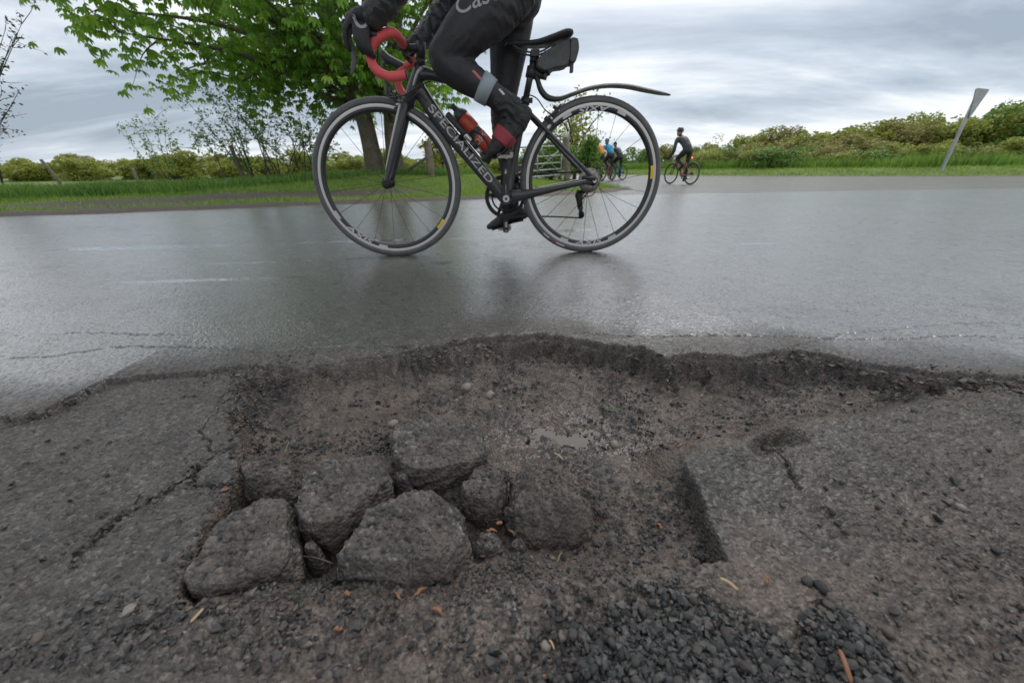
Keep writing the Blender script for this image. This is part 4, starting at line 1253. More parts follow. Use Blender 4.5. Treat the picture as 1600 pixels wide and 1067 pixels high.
def gravel(name, pts, size, m, label, lift=0.0, embed=0.25):
    n = len(pts)
    z = height(pts[:, 0], pts[:, 1]) + size * (0.5 - embed) + lift
    Vs = []; Fs = []; b = 0
    for i in range(n):
        V, F = SH1[int(rng.integers(0, 12))]
        a = rng.uniform(0, 6.28); c, s_ = math.cos(a), math.sin(a)
        t = rng.uniform(-0.6, 0.6)
        R = np.array([[c, -s_, 0], [s_, c, 0], [0, 0, 1]]) @ np.array([[1, 0, 0], [0, math.cos(t), -math.sin(t)], [0, math.sin(t), math.cos(t)]])
        Vs.append(V @ R.T * size[i] * 0.5 + np.array([pts[i, 0], pts[i, 1], z[i]])); Fs.append(F + b); b += len(V)
    o = link(name, npmesh(name, np.vstack(Vs), np.vstack(Fs), m, False))
    return tag(o, label, 'gravel', kind='stuff')

# density of the heap falls off to its edge
q = inside_world(HEAP1, 14000); dd = segdist(q[:, 0], q[:, 1], HEAP1, True)
q = q[rng.random(len(q)) < 0.04 + 0.96 * sstep(0.0, 0.07, dd + (fbm(q[:, 0], q[:, 1], 16, 4, 141) - 0.5) * 0.12)]
q = q[(q[:, 1] > 0.04)]
q2 = inside_world(HEAP2, 1900); q2 = q2[q2[:, 1] > 0.05]
qq = np.vstack([q, q2]); sz = rng.lognormal(math.log(0.0040), 0.45, len(qq)).clip(0.0018, 0.011)
gravel('gravel_heap', qq, sz, M['pebble'], 'heap of loose black tarmac chippings at the front edge of the road', rng.uniform(0, 0.004, len(qq)))
# crumbling face of the rim and of the hole's left wall
cx_ = rng.uniform(-0.66, 1.5, 9000)
dd = rng.exponential(0.022, 9000) + 0.009
cy_ = np.interp(cx_, RIM[:, 0], RIM[:, 1]) - dd + rng.normal(0, 0.006, 9000)
k = rng.random(9000) < 0.55 * (sstep(0.35, 0.65, fbm(cx_, cy_, 14, 3, 150))) * (0.45 + 0.55 * sstep(-0.35, -0.1, cx_))
fc = np.stack([cx_, cy_], 1)[k]
gravel('rim_crumbs', fc, rng.lognormal(math.log(0.0065), 0.5, len(fc)).clip(0.003, 0.020), M['pebble3'], 'crumbling stones and tar in the broken face of the road edge', 0.0, 0.55)
wl_ = []
for ln in (SHARP[0], CRACKS[0][0], CRACKS[1][0], P((290, 930), (400, 940), (560, 922), (720, 902), (900, 888), (1080, 872))):
    for a_, b_ in zip(ln[:-1], ln[1:]):
        n_ = int(np.linalg.norm(b_ - a_) / 0.0016)
        wl_.append(a_ + (b_ - a_) * rng.random((n_, 1)) + rng.normal(0, 0.007, (n_, 2)))
wl_ = np.vstack(wl_)
gravel('edge_crumbs', wl_, rng.lognormal(math.log(0.0042), 0.45, len(wl_)).clip(0.002, 0.012), M['pebble3'], 'broken tarmac crumbs along the edges of the slabs and cracks', 0.0, 0.35)
# scattered crumbs
sc = []
for poly, n in (([(385, 575), (620, 555), (760, 540), (900, 545), (1000, 600), (1050, 690), (1000, 700), (780, 640), (620, 640), (600, 700), (390, 700)], 1500),
                ([(930, 560), (1050, 600), (1250, 570), (1550, 600), (1500, 620), (1250, 640), (1060, 690), (980, 640)], 900),
                ([(360, 590), (400, 590), (420, 660), (480, 690), (600, 640), (610, 700), (480, 705), (380, 700)], 900),
                ([(380, 880), (530, 890), (740, 890), (950, 830), (1140, 860), (950, 905), (700, 925), (380, 945)], 700),
                ([(0, 920), (300, 950), (900, 920), (900, 1067), (0, 1067)], 900),
                ([(940, 720), (1060, 740), (1130, 850), (960, 860), (930, 830)], 130),
                ([(1150, 780), (1600, 700), (1600, 1067), (1420, 1060), (1300, 900)], 420),
                ([(0, 700), (350, 600), (330, 780), (280, 900), (0, 900)], 60)):
    a = inside_px(poly, n)
    sc.append(np.array([gnd(x, y, -0.03)[:2] for x, y in a]))
sc = np.vstack(sc)
k = rng.random(len(sc)) < 0.25 + 0.75 * sstep(0.42, 0.6, fbm(sc[:, 0], sc[:, 1], 10, 3, 142))
sc = sc[k]; sz = rng.lognormal(math.log(0.0042), 0.45, len(sc)).clip(0.002, 0.014)
gravel('gravel_scatter', sc, sz, M['pebble'], 'scattered black tarmac crumbs in and around the pothole')
sc2 = sc[rng.integers(0, len(sc), 1100)] + rng.normal(0, 0.012, (1100, 2)); sc2 = sc2[sc2[:, 1] > 0.08]
gravel('grit_scatter', sc2, rng.lognormal(math.log(0.0035), 0.4, len(sc2)).clip(0.0015, 0.01), M['pebble2'], 'muddy brown grit spread over the pothole floor')
ps = np.vstack([np.array([gnd(x, y, -0.05)[:2] for x, y in inside_px([(690, 570), (760, 560), (830, 600), (960, 680), (1010, 700), (940, 720), (800, 640), (700, 620)], 90)]),
                sc[rng.integers(0, len(sc), 60)] + rng.normal(0, 0.02, (60, 2))])
gravel('pale_grit', ps, rng.lognormal(math.log(0.0042), 0.5, len(ps)).clip(0.002, 0.013), M['pale_stone'], 'pale pinkish stone fragments in the pothole mud')

def put(name, me, x, y, z, s, label, cat, group, rot=None):
    o = link(name, me)
    o.location = (x, y, z); o.rotation_euler = rot or (rng.uniform(-0.5, 0.5), rng.uniform(-0.5, 0.5), rng.uniform(0, 6.28))
    o.scale = (s, s, s)
    return tag(o, label, cat, group)
# the largest chippings, one by one
big = np.vstack([inside_world(HEAP1, 130), inside_world(HEAP2, 40)]); big = big[big[:, 1] > 0.085]
zz = height(big[:, 0], big[:, 1])
for i, (a, z) in enumerate(zip(big, zz)):
    s_ = float(rng.uniform(0.0026, 0.0058))
    put('pebble', SH2[i % 10], a[0], a[1], float(z) + 0.006, s_, 'larger black tarmac chipping lying on the front gravel heap', 'pebble', 'larger chippings on the front heap')
for i, (px, py, s_) in enumerate([(420, 985, .006), (447, 965, .007), (500, 1020, .006), (525, 1045, .006), (60, 1000, .009), (185, 905, .005), (1300, 800, .007), (1310, 815, .006), (1470, 790, .007), (1545, 700, .006), (1390, 985, .009), (1290, 760, .005),
                                  (1225, 785, .006), (1555, 860, .008), (810, 577, .011), (1430, 640, .010), (1180, 640, .008), (735, 1010, .007), (675, 1050, .007), (640, 1000, .005), (1500, 880, .008), (1265, 905, .009), (1285, 915, .010)]):
    g = gnd(px, py, -0.01); z = float(height(g[0], g[1])[0])
    s_ *= 0.68
    put('pebble', SH2[i % 10], g[0], g[1], z + s_ * 0.35, s_, 'single dark pebble lying loose on the muddy road edge', 'pebble', 'single pebbles on the muddy road edge')
PALE = npmesh('stone', *stone_shape(2, 90), M['pale_stone'], True)
for px, py, s_, lab in [(852, 1022, .006, 'pale grey pebble at the left of the gravel heap'), (1487, 810, .007, 'pale stone lying on the right hand slab'), (728, 592, .016, 'pinkish stone bedded in the back of the pothole'),
                        (612, 650, .014, 'pinkish stone bedded left of the largest back slab'), (765, 600, .012, 'flat pale stone in the mud below the rim'), (965, 668, .010, 'pale stone at the right side of the puddle')]:
    g = gnd(px, py, -0.03); z = float(height(g[0], g[1])[0])
    put('stone', PALE, g[0], g[1], z + s_ * 0.1, s_, lab, 'stone', None)

def husk_mesh(l, w, t):
    b = MB(); c = spline([(-l / 2, 0, 0, 0.2), (-l / 4, 0.06 * l, t, 0.9), (l / 5, 0.02 * l, t * 1.3, 1.0), (l / 2, -0.05 * l, 0.2 * t, 0.25)], 4)
    b.loft(c[:, :3] + rng.normal(0, 0.0005, (len(c), 3)), c[:, 3] * t * 0.45, c[:, 3] * w, (0, 1, 0), 6)
    o = b.build('wood_chip', M['chip']); me = o.data; bpy.data.objects.remove(o)
    return me
HUSK = [husk_mesh(0.015, 0.0022, 0.0013), husk_mesh(0.010, 0.0024, 0.0013), husk_mesh(0.013, 0.0018, 0.0010)]
for i, (px, py, a, zz) in enumerate([(768, 822, 0.1, -0.03), (780, 811, 0.3, -0.028), (800, 824, -0.5, -0.03), (522, 840, 0.5, -0.035), (543, 932, -0.5, -0.02), (621, 930, -0.7, -0.018), (657, 922, 0.9, -0.016), (1031, 822, -1.2, -0.04),
                                     (505, 712, 0.8, -0.03), (760, 876, 0.2, -0.04), (1198, 907, 1.0, -0.012), (849, 1050, 0.4, 0.0), (683, 950, -0.4, -0.012), (527, 978, 0.1, -0.01), (1093, 672, 0.2, -0.05), (1065, 693, 0.6, -0.04), (365, 790, 0.7, -0.035), (575, 690, 0.2, -0.03)]):
    g = gnd(px, py, zz); z = max(float(height(g[0], g[1])[0]), zz - 0.012)
    put('wood_chip', HUSK[i % 3], g[0], g[1], z + 0.003, 1.0, 'small orange brown husk of bark lying in the dirt', 'bark chip', 'orange brown bark husks', (rng.uniform(-.3, .3), rng.uniform(-.3, .3), a))
def straw(px0, py0, px1, py1, z, r, m, label):
    a = gnd(px0, py0, z); b_ = gnd(px1, py1, z)
    mid = (a + b_) / 2 + np.array([0.0, 0.001, 0.002])
    za, zb, zm = [float(height(p[0], p[1])[0]) + r * 1.5 for p in (a, b_, mid)]
    b = MB(); b.tube(spline([(a[0], a[1], max(za, z)), (mid[0], mid[1], max(zm, z) + 0.0015), (b_[0], b_[1], max(zb, z))], 4), [r * 0.7] + [r] * 7 + [r * 0.6], 6)
    return tag(b.build('straw', m), label, 'straw')
straw(1125, 903, 1153, 922, -0.008, 0.0017, M['straw'], 'short pale piece of straw right of the gravel heap')
straw(300, 975, 318, 950, -0.006, 0.0015, M['straw'], 'dry stalk at the foot of the wedge shaped slab')
straw(866, 708, 880, 718, -0.005, 0.0011, M['straw'], 'tiny bleached straw on the mud smeared lump')
straw(858, 1000, 866, 1014, 0.004, 0.0009, M['straw'], 'thin straw in the gravel left of the heap')
straw(1312, 1015, 1330, 1067, 0.010, 0.0020, M['chip'], 'reddish twig sticking across the right gravel lobe')
straw(470, 868, 520, 880, -0.03, 0.0009, M['oldwood'], 'dark twig lying beside the round knob of tarmac')
straw(445, 708, 452, 690, -0.02, 0.0009, M['greenblade'], 'green grass blade behind the rough dark lump')
straw(870, 880, 878, 862, -0.03, 0.0010, M['greenblade'], 'green grass blade in front of the mud smeared lump')
straw(940, 636, 972, 641, -0.05, 0.0012, M['greenblade'], 'pale green grass stalk on the mud behind the puddle')

# ------------------------------------------------------------------ bicycles
# local frame of a bicycle: x towards the rear, y away from its left side, z up; origin under the rear axle
RW = 0.335
RH, FH, BB = (-0.015, 0.338), (-0.962, 0.336), (-0.42, 0.268)

def text_mesh(body, size, shear=0.0, offset=0.0):
    cu = bpy.data.curves.new('t', 'FONT'); cu.body = body; cu.size = size; cu.shear = shear; cu.offset = offset
    cu.align_x = 'CENTER'; cu.align_y = 'CENTER'; cu.fill_mode = 'FRONT'; cu.resolution_u = 4
    o = bpy.data.objects.new('t', cu); COL.objects.link(o)
    dg = bpy.context.evaluated_depsgraph_get()
    me = bpy.data.meshes.new_from_object(o.evaluated_get(dg))
    V = np.array([v.co[:] for v in me.vertices]); F = [tuple(p.vertices) for p in me.polygons]
    bpy.data.objects.remove(o); bpy.data.curves.remove(cu); bpy.data.meshes.remove(me)
    return V, F

def subdivide(V, F, ln):
    bm = bmesh.new()
    vs = [bm.verts.new(p) for p in V]
    for f in F:
        try: bm.faces.new([vs[i] for i in f])
        except ValueError: pass
    bmesh.ops.triangulate(bm, faces=bm.faces)
    for _ in range(4):
        es = [e for e in bm.edges if e.calc_length() > ln]
        if not es: break
        bmesh.ops.subdivide_edges(bm, edges=es, cuts=1)
        bmesh.ops.triangulate(bm, faces=bm.faces)
    bm.verts.index_update()
    V2 = np.array([v.co[:] for v in bm.verts]); F2 = [tuple(v.index for v in f.verts) for f in bm.faces]
    bm.free()
    return V2, F2

def arc_patch(c, r0, r1, a0, a1, y, n=16):
    """flat ring segment on the left side of a wheel"""
    V = []; F = []
    for i in range(n + 1):
        a = a0 + (a1 - a0) * i / n
        for r in (r0, r1):
            V.append((c[0] + r * math.cos(a), y, c[1] + r * math.sin(a)))
    for i in range(n): F.append((2 * i, 2 * i + 2, 2 * i + 3, 2 * i + 1))
    return V, F

def wheel(root, c, detail, mats, rear, turn=0.0, rad=1.0):
    """wheel > tyre, rim, hub, spoke..., decal"""
    ns = 72 if detail else 36
    if detail:
        w = MB(); w.lathe([(0.308, -0.0115), (0.314, -0.0135), (0.322, -0.0140), (0.330, -0.010), (0.3345, -0.004), (0.3352, 0), (0.3345, 0.004), (0.330, 0.010), (0.322, 0.014), (0.314, 0.0135), (0.308, 0.0115)], (0, 0, 0), 'Y', ns)
        tyre = w.build('wheel', mats['tyre'], root)
    else:
        w = MB(); w.lathe([(0.312, -0.013), (0.325, -0.016), (0.335, 0), (0.325, 0.016), (0.312, 0.013)], (0, 0, 0), 'Y', ns)
        tyre = w.build('wheel', mats['tyre'], root)
    tyre.location = (c[0], 0, c[1])
    tyre.rotation_euler = (0, 0, turn)
    b = MB(); b.lathe([(0.3135, -0.0105), (0.3125, -0.0108), (0.2965, -0.0110), (0.2955, -0.0108)] + [(0.2955, 0.0108), (0.2965, 0.0110), (0.3125, 0.0108), (0.3135, 0.0105)], (0, 0, 0), 'Y', ns)
    b.build('brake_track', mats['track'], tyre)
    b = MB(); b.lathe([(0.2955, -0.0107), (0.288, -0.0105), (0.281, -0.007), (0.277, 0), (0.281, 0.007), (0.288, 0.0105), (0.2955, 0.0107)], (0, 0, 0), 'Y', ns)
    b.build('rim', mats['rim'], tyre)
    b = MB()
    hw = 0.062 if rear else 0.048
    b.lathe([(0.004, -hw), (0.016, -hw), (0.018, -hw * 0.72), (0.022, -hw * 0.70), (0.022, -hw * 0.62), (0.012, -hw * 0.55), (0.012, hw * 0.55), (0.022, hw * 0.62), (0.022, hw * 0.70), (0.018, hw * 0.72), (0.016, hw), (0.004, hw)], (0, 0, 0), 'Y', 20)
    b.build('hub', mats['hub'], tyre)
    nsp = (22 if rear else 18) if detail else 14
    for i in range(nsp):
        a = 2 * math.pi * (i + 0.35) / nsp
        s = 1 if i % 2 else -1
        off = (0.55 if (i // 2) % 2 else -0.55) if rear and s < 0 or (rear) else 0.0
        b = MB(); b.tube([(0.021 * math.cos(a + off * 2.2), s * hw * 0.66, 0.021 * math.sin(a + off * 2.2)), (0.284 * math.cos(a), s * 0.002, 0.284 * math.sin(a))], 0.00105 if detail else 0.0016, 5 if detail else 4, False)
        b.build('spoke', M['steel'], tyre)
    return tyre

def rim_text(tyre, body, ang, size, m):
    V, F = text_mesh(body, size, 0.25, 0.0006)
    V, F = subdivide(V, F, 0.008)
    r0 = 0.2875
    out = []
    for x, y, z in V:
        r = r0 - y
        a = ang + x * 2.3 / r0
        out.append((r * math.cos(a), -0.0116 - 0.0004, r * math.sin(a)))
    b = MB(); b.add(out, F, False); b.build('rim_lettering', m, tyre)

def frame_parts(root, mats, detail):
    f = mats['frame']
    def L(pts, ra, rb, y=0.0): return [(x, y if not hasattr(y, '__len__') else y[i], z) for i, (x, z) in enumerate(pts)]
    b = MB()
    b.loft([(-0.764, 0, 0.778), (-0.775, 0, 0.745), (-0.803, 0, 0.690), (-0.832, 0, 0.628)], [0.019, 0.024, 0.027, 0.023], [0.020, 0.024, 0.026, 0.024], n=14)          # head tube
    c = spline([(-0.788, 0, 0.712, 0.030, 0.022), (-0.70, 0, 0.580, 0.0305, 0.024), (-0.58, 0, 0.441, 0.0295, 0.024), (-0.47, 0, 0.318, 0.029, 0.026), (-0.415, 0, 0.262, 0.032, 0.034)], 5)
    b.loft(c[:, :3], c[:, 3], c[:, 4], n=16, power=2.6)                                                                  # down tube
    c = spline([(-0.775, 0, 0.742, 0.026, 0.021), (-0.72, 0, 0.742, 0.019, 0.018), (-0.60, 0, 0.712, 0.015, 0.017), (-0.45, 0, 0.672, 0.0135, 0.016), (-0.325, 0, 0.640, 0.014, 0.016)], 5)
    b.loft(c[:, :3], c[:, 3], c[:, 4], n=14)                                                                              # top tube
    c = spline([(-0.42, 0, 0.262, 0.034, 0.034), (-0.395, 0, 0.36, 0.021, 0.019), (-0.358, 0, 0.52, 0.018, 0.017), (-0.325, 0, 0.665, 0.0175, 0.017)], 5)
    b.loft(c[:, :3], c[:, 3], c[:, 4], n=14)                                                                              # seat tube
    b.tube([(-0.42, -0.040, 0.268), (-0.42, 0.040, 0.268)], 0.030, 18)                                                    # bottom bracket
    for s in (-1, 1):
        c = spline([(-0.405, s * 0.028, 0.272, 0.030, 0.012), (-0.33, s * 0.034, 0.281, 0.022, 0.011), (-0.20, s * 0.046, 0.305, 0.0145, 0.010), (-0.07, s * 0.060, 0.330, 0.0105, 0.008), (-0.015, s * 0.066, 0.338, 0.011, 0.006)], 4)
        b.loft(c[:, :3], c[:, 3], c[:, 4], n=12)                                                                          # chain stays
        c = spline([(-0.325, s * 0.012, 0.618, 0.011, 0.009), (-0.25, s * 0.034, 0.553, 0.0085, 0.008), (-0.12, s * 0.052, 0.437, 0.0080, 0.008), (-0.015, s * 0.064, 0.346, 0.010, 0.006)], 4)
        b.loft(c[:, :3], c[:, 3], c[:, 4], n=10)                                                                          # seat stays
    b.build('frame', f, root)
    b = MB()
    for s in (-1, 1):
        c = spline([(-0.835, s * 0.020, 0.650, 0.020, 0.014), (-0.862, s * 0.032, 0.580, 0.020, 0.011), (-0.912, s * 0.042, 0.455, 0.0145, 0.009), (-0.955, s * 0.049, 0.352, 0.011, 0.007), (-0.962, s * 0.050, 0.330, 0.010, 0.006)], 4)
        b.loft(c[:, :3], c[:, 3], c[:, 4], n=12)
    b.loft([(-0.828, 0, 0.675), (-0.838, 0, 0.640), (-0.842, 0, 0.625)], [0.021, 0.024, 0.018], [0.022, 0.030, 0.026], n=14)
    b.build('fork', mats['fork'], root)

def drop_bar(root, mats, detail):
    # stem and steerer
    b = MB(); b.tube([(-0.762, 0, 0.775), (-0.757, 0, 0.795)], 0.021, 16); b.tube([(-0.757, 0, 0.795), (-0.748, 0, 0.850)], 0.0185, 16)
    b.loft([(-0.752, 0, 0.828), (-0.79, 0, 0.830), (-0.812, 0, 0.832)], [0.017, 0.014, 0.018], [0.017, 0.014, 0.021], n=14)
    b.tube([(-0.812, -0.026, 0.832), (-0.812, 0.026, 0.832)], 0.0205, 16)
    b.build('stem', mats['black'], root)
    bar = MB(); bar.tube([(-0.812, -0.10, 0.832), (-0.812, 0.10, 0.832)], 0.0145, 14)
    bo = bar.build('handlebar', mats['black'], root)
    for s in (-1, 1):
        if detail:
            pts = [(-0.812, 0.045, 0.832), (-0.812, 0.10, 0.832), (-0.812, 0.15, 0.831), (-0.822, 0.187, 0.828), (-0.850, 0.200, 0.818), (-0.878, 0.203, 0.802), (-0.900, 0.205, 0.775), (-0.903, 0.205, 0.745), (-0.886, 0.207, 0.714), (-0.850, 0.209, 0.698), (-0.815, 0.210, 0.698), (-0.782, 0.210, 0.702)]
        else:
            pts = [(-0.812, 0.03, 0.832), (-0.812, 0.14, 0.832), (-0.83, 0.195, 0.825), (-0.885, 0.205, 0.80), (-0.903, 0.205, 0.745), (-0.85, 0.208, 0.698), (-0.782, 0.21, 0.702)]
        c = spline([(x, s * y, z) for x, y, z in pts], 5)
        b = MB(); b.tube(c, 0.0160 if detail else 0.013, 14 if detail else 6)
        t = b.build('bar_tape', mats['tape'], bo)
        if detail:
            b = MB(); b.tube([(-0.783, s * 0.21, 0.702), (-0.779, s * 0.21, 0.7025)], 0.0165, 14); b.build('bar_end_plug', mats['black'], bo)
            for kk in range(3, len(c) - 2, 3):      # overlaps of the wound tape
                pass
        # hood and lever
        c = spline([(-0.868, s * 0.203, 0.812, 0.016), (-0.900, s * 0.205, 0.825, 0.018), (-0.928, s * 0.206, 0.838, 0.0185), (-0.948, s * 0.206, 0.852, 0.018), (-0.958, s * 0.206, 0.866, 0.015), (-0.964, s * 0.206, 0.872, 0.006)], 4)
        b = MB(); b.tube(c[:, :3], c[:, 3], 12); hd = b.build('brake_hood', mats['black'], root)
        c = spline([(-0.945, s * 0.206, 0.838, 0.010, 0.008), (-0.965, s * 0.208, 0.815, 0.009, 0.008), (-0.962, s * 0.212, 0.780, 0.0085, 0.006), (-0.958, s * 0.216, 0.745, 0.0095, 0.005), (-0.968, s * 0.220, 0.715, 0.007, 0.004), (-0.978, s * 0.221, 0.700, 0.003, 0.003)], 4)
        b = MB(); b.loft(c[:, :3], c[:, 3], c[:, 4], n=8); b.build('brake_lever', mats['lever'], hd)

def saddle_part(root, mats, detail):
    b = MB(); b.tube([(-0.327, 0, 0.655), (-0.290, 0, 0.812)], 0.0136, 16)
    sp = b.build('seatpost', mats['post'], root)
    # padded top: sections along the saddle
    secs = spline([(-0.412, 0.846, 0.010, 0.010), (-0.395, 0.852, 0.020, 0.016), (-0.34, 0.852, 0.024, 0.018), (-0.28, 0.854, 0.038, 0.022), (-0.22, 0.866, 0.060, 0.026), (-0.175, 0.878, 0.070, 0.026), (-0.150, 0.880, 0.062, 0.018), (-0.141, 0.878, 0.040, 0.008)], 4)
    V = []; n = 16
    for x, z, w, h in secs:
        for j in range(n):
            a = 2 * math.pi * j / n
            cx, sz = math.cos(a), math.sin(a)
            V.append((x, w * math.copysign(abs(cx) ** 0.7, cx), z - 0.006 + h * (0.45 * sz if sz > 0 else 0.9 * sz * (0.4 + 0.6 * abs(cx)))))
    b = MB(); b._rings(V, len(secs), n, True, False)
    so = b.build('saddle', mats['saddle'], root)
    b = MB()
    for s in (-1, 1):
        b.tube(spline([(-0.385, s * 0.012, 0.840), (-0.335, s * 0.021, 0.818), (-0.27, s * 0.022, 0.815), (-0.20, s * 0.035, 0.848)], 4), 0.0035, 6)
    b.build('saddle_rail', mats['lever'], so)
    b = MB(); b.box((-0.290, 0, 0.812), (0.035, 0.050, 0.022)); b.tube([(-0.296, 0, 0.785), (-0.289, 0, 0.812)], 0.0165, 14); b.build('saddle_clamp', mats['black'], sp)
    if detail:
        b = MB(); b.tube([(-0.330, 0, 0.640), (-0.3255, 0, 0.662)], 0.0200, 16); b.box((-0.305, 0, 0.654), (0.016, 0.018, 0.018)); b.build('seat_collar', mats['black'], root)

def drivetrain(root, mats, detail):
    yr = 0.045
    b = MB(); n = 48 if detail else 20
    prof = []
    V = []; F = []
    for i in range(n * 2):
        a = math.pi * i / n
        ro = 0.0975 if (i % 2 and detail) else 0.094
        for r, y in ((0.080, yr - 0.0018), (ro, yr - 0.0018), (ro, yr + 0.0018), (0.080, yr + 0.0018)):
            V.append((BB[0] + r * math.cos(a), y, BB[1] + r * math.sin(a)))
    for i in range(n * 2):
        for j in range(4):
            F.append((i * 4 + j, i * 4 + (j + 1) % 4, ((i + 1) % (2 * n)) * 4 + (j + 1) % 4, ((i + 1) % (2 * n)) * 4 + j))
    b.add(V, F, False); ring = b.build('chainring', mats['chain'], root)
    b = MB(); b.lathe([(0.060, yr - 0.010), (0.068, yr - 0.010), (0.068, yr - 0.007), (0.060, yr - 0.007)], (BB[0], 0, BB[1]), 'Y', 40); b.build('inner_chainring', mats['chain'], ring)
    b = MB()
    for i in range(5):
        a = 2 * math.pi * i / 5 + 0.5
        b.loft([(BB[0] + 0.012 * math.cos(a), yr - 0.002, BB[1] + 0.012 * math.sin(a)), (BB[0] + 0.083 * math.cos(a), yr - 0.002, BB[1] + 0.083 * math.sin(a))], [0.012, 0.007], [0.005, 0.004], (0, 1, 0), 8)
    b.build('spider', mats['black'], ring)
    # cranks: left up, right down
    for s, dz, nm in ((-1, 0.165, 'l'), (1, -0.165, 'r')):
        y = s * 0.068
        b = MB(); c = spline([(BB[0], y, BB[1] - 0.010 * (1 if dz > 0 else -1), 0.020, 0.009), (BB[0], y, BB[1] + dz * 0.15, 0.018, 0.009), (BB[0] + 0.001, y + s * 0.008, BB[1] + dz * 0.6, 0.0135, 0.008), (BB[0] + 0.002, y + s * 0.012, BB[1] + dz * 1.0, 0.0145, 0.008), (BB[0] + 0.002, y + s * 0.012, BB[1] + dz * 1.06, 0.010, 0.007)], 4)
        b.loft(c[:, :3], c[:, 3], c[:, 4], n=12); cr = b.build('crank_arm', mats['black'], root)
        if detail and s < 0:
            b = MB(); b.tube([(BB[0], -0.075, BB[1]), (BB[0], -0.0815, BB[1])], 0.0155, 20); b.build('crank_bolt', M['alloy'], cr)
            b = MB(); b.tube([(BB[0], -0.0835, BB[1]), (BB[0], -0.0812, BB[1])], 0.0055, 8); b.build('bolt_recess', M['grime'], cr)
            b = MB(); b.loft([(BB[0], -0.0785, BB[1] + 0.022), (BB[0], -0.0800, BB[1] + 0.085), (BB[0], -0.0845, BB[1] + 0.110), (BB[0], -0.0850, BB[1] + 0.122)], [0.0014, 0.0016, 0.0048, 0.001], [0.001] * 4, n=6); b.build('crank_decal', M['decal_white'], cr)
        if detail and s > 0:
            b = MB(); b.box((BB[0] + 0.003, y - 0.010, BB[1] + dz * 0.80), (0.012, 0.003, 0.026)); b.build('crank_decal', M['decal_grey'], cr)
        py = y + s * 0.055; pz = BB[1] + dz
        b = MB(); b.tube([(BB[0] + 0.002, y, pz), (BB[0] + 0.002, py + s * 0.03, pz)], 0.006, 8)
        b.box((BB[0] - 0.004, py, pz + 0.004), (0.062, 0.052, 0.012)); b.box((BB[0] - 0.030, py, pz + 0.010), (0.014, 0.044, 0.016)); b.box((BB[0] + 0.024, py, pz + 0.011), (0.014, 0.040, 0.018))
        b.build('pedal', mats['pedal'], root)
    # cassette
    b = MB()
    for i in range(7 if detail else 3):
        r = 0.054 - i * 0.0052 if detail else 0.05 - i * 0.012
        y = 0.022 + i * 0.0048
        b.lathe([(0.014, y - 0.0009), (r, y - 0.0009), (r, y + 0.0009), (0.014, y + 0.0009)], (RH[0], 0, RH[1]), 'Y', 36)
    b.build('cassette', mats['cassette'], root)
    # chain
    yc = 0.043
    cog = 0.036
    path = []
    jockey = (-0.043, 0.212); jock2 = (-0.036, 0.176)
    for i in range(11):
        a = math.pi / 2 + 0.1 + i * (math.pi - 0.2) / 10
        path.append((BB[0] + 0.096 * math.cos(a), BB[1] + 0.096 * math.sin(a)))
    path += [(-0.30, 0.1755), (-0.17, 0.1725), (-0.055, 0.1655), (-0.030, 0.166), (-0.024, 0.180), (-0.034, 0.196), (-0.056, 0.212), (-0.050, 0.236), (-0.030, 0.262), (0.004, 0.304), (0.026, 0.338), (0.010, 0.366), (-0.015, 0.374), (-0.2, 0.370)]
    P_ = spline([(x, z) for x, z in path] + [path[0]], 4)
    if detail:
        seg = np.r_[0, np.cumsum(np.hypot(*np.diff(P_, axis=0).T))]
        nl = int(seg[-1] / 0.0075)
        u = np.linspace(0, seg[-1], nl)
        px_ = np.interp(u, seg, P_[:, 0]); pz_ = np.interp(u, seg, P_[:, 1])
        b = MB()
        for i in range(nl - 1):
            dx, dz = px_[i + 1] - px_[i], pz_[i + 1] - pz_[i]
            a = math.atan2(dz, dx)
            R = np.array([[math.cos(a), 0, -math.sin(a)], [0, 1, 0], [math.sin(a), 0, math.cos(a)]])
            b.box(((px_[i] + px_[i + 1]) / 2, yc, (pz_[i] + pz_[i + 1]) / 2), (0.0068, 0.0052 if i % 2 else 0.0034, 0.0078 if i % 2 else 0.0058), R)
        b.build('chain', mats['chain'], root)
        # rear derailleur
        b = MB()
        b.tube([(-0.012, 0.062, 0.318), (-0.020, 0.068, 0.292), (-0.044, 0.068, 0.278)], [0.010, 0.013, 0.013], 10)
        b.loft([(-0.046, 0.06, 0.292), (-0.052, 0.06, 0.268), (-0.047, 0.055, 0.240), (-0.043, 0.05, 0.214)], [0.017, 0.020, 0.015, 0.013], [0.016, 0.018, 0.014, 0.010], n=10)
        rd = b.build('rear_derailleur', mats['chain'], root)
        b = MB()
        for yy in (0.037, 0.049):
            b.loft([(-0.046, yy, 0.222), (-0.041, yy, 0.200), (-0.036, yy, 0.168)], [0.011, 0.008, 0.012], [0.0013] * 3, n=8)
        b.build('derailleur_cage', mats['chain'], rd)
        for jx, jz in (jockey, jock2):
            b = MB(); b.lathe([(0.003, 0.040), (0.0125, 0.040), (0.0125, 0.046), (0.003, 0.046)], (jx, 0, jz), 'Y', 16); b.build('jockey_wheel', mats['chain'], rd)
    else:
        b = MB(); b.tube([(x, yc, z) for x, z in P_], 0.004, 4); b.build('chain', mats['chain'], root)

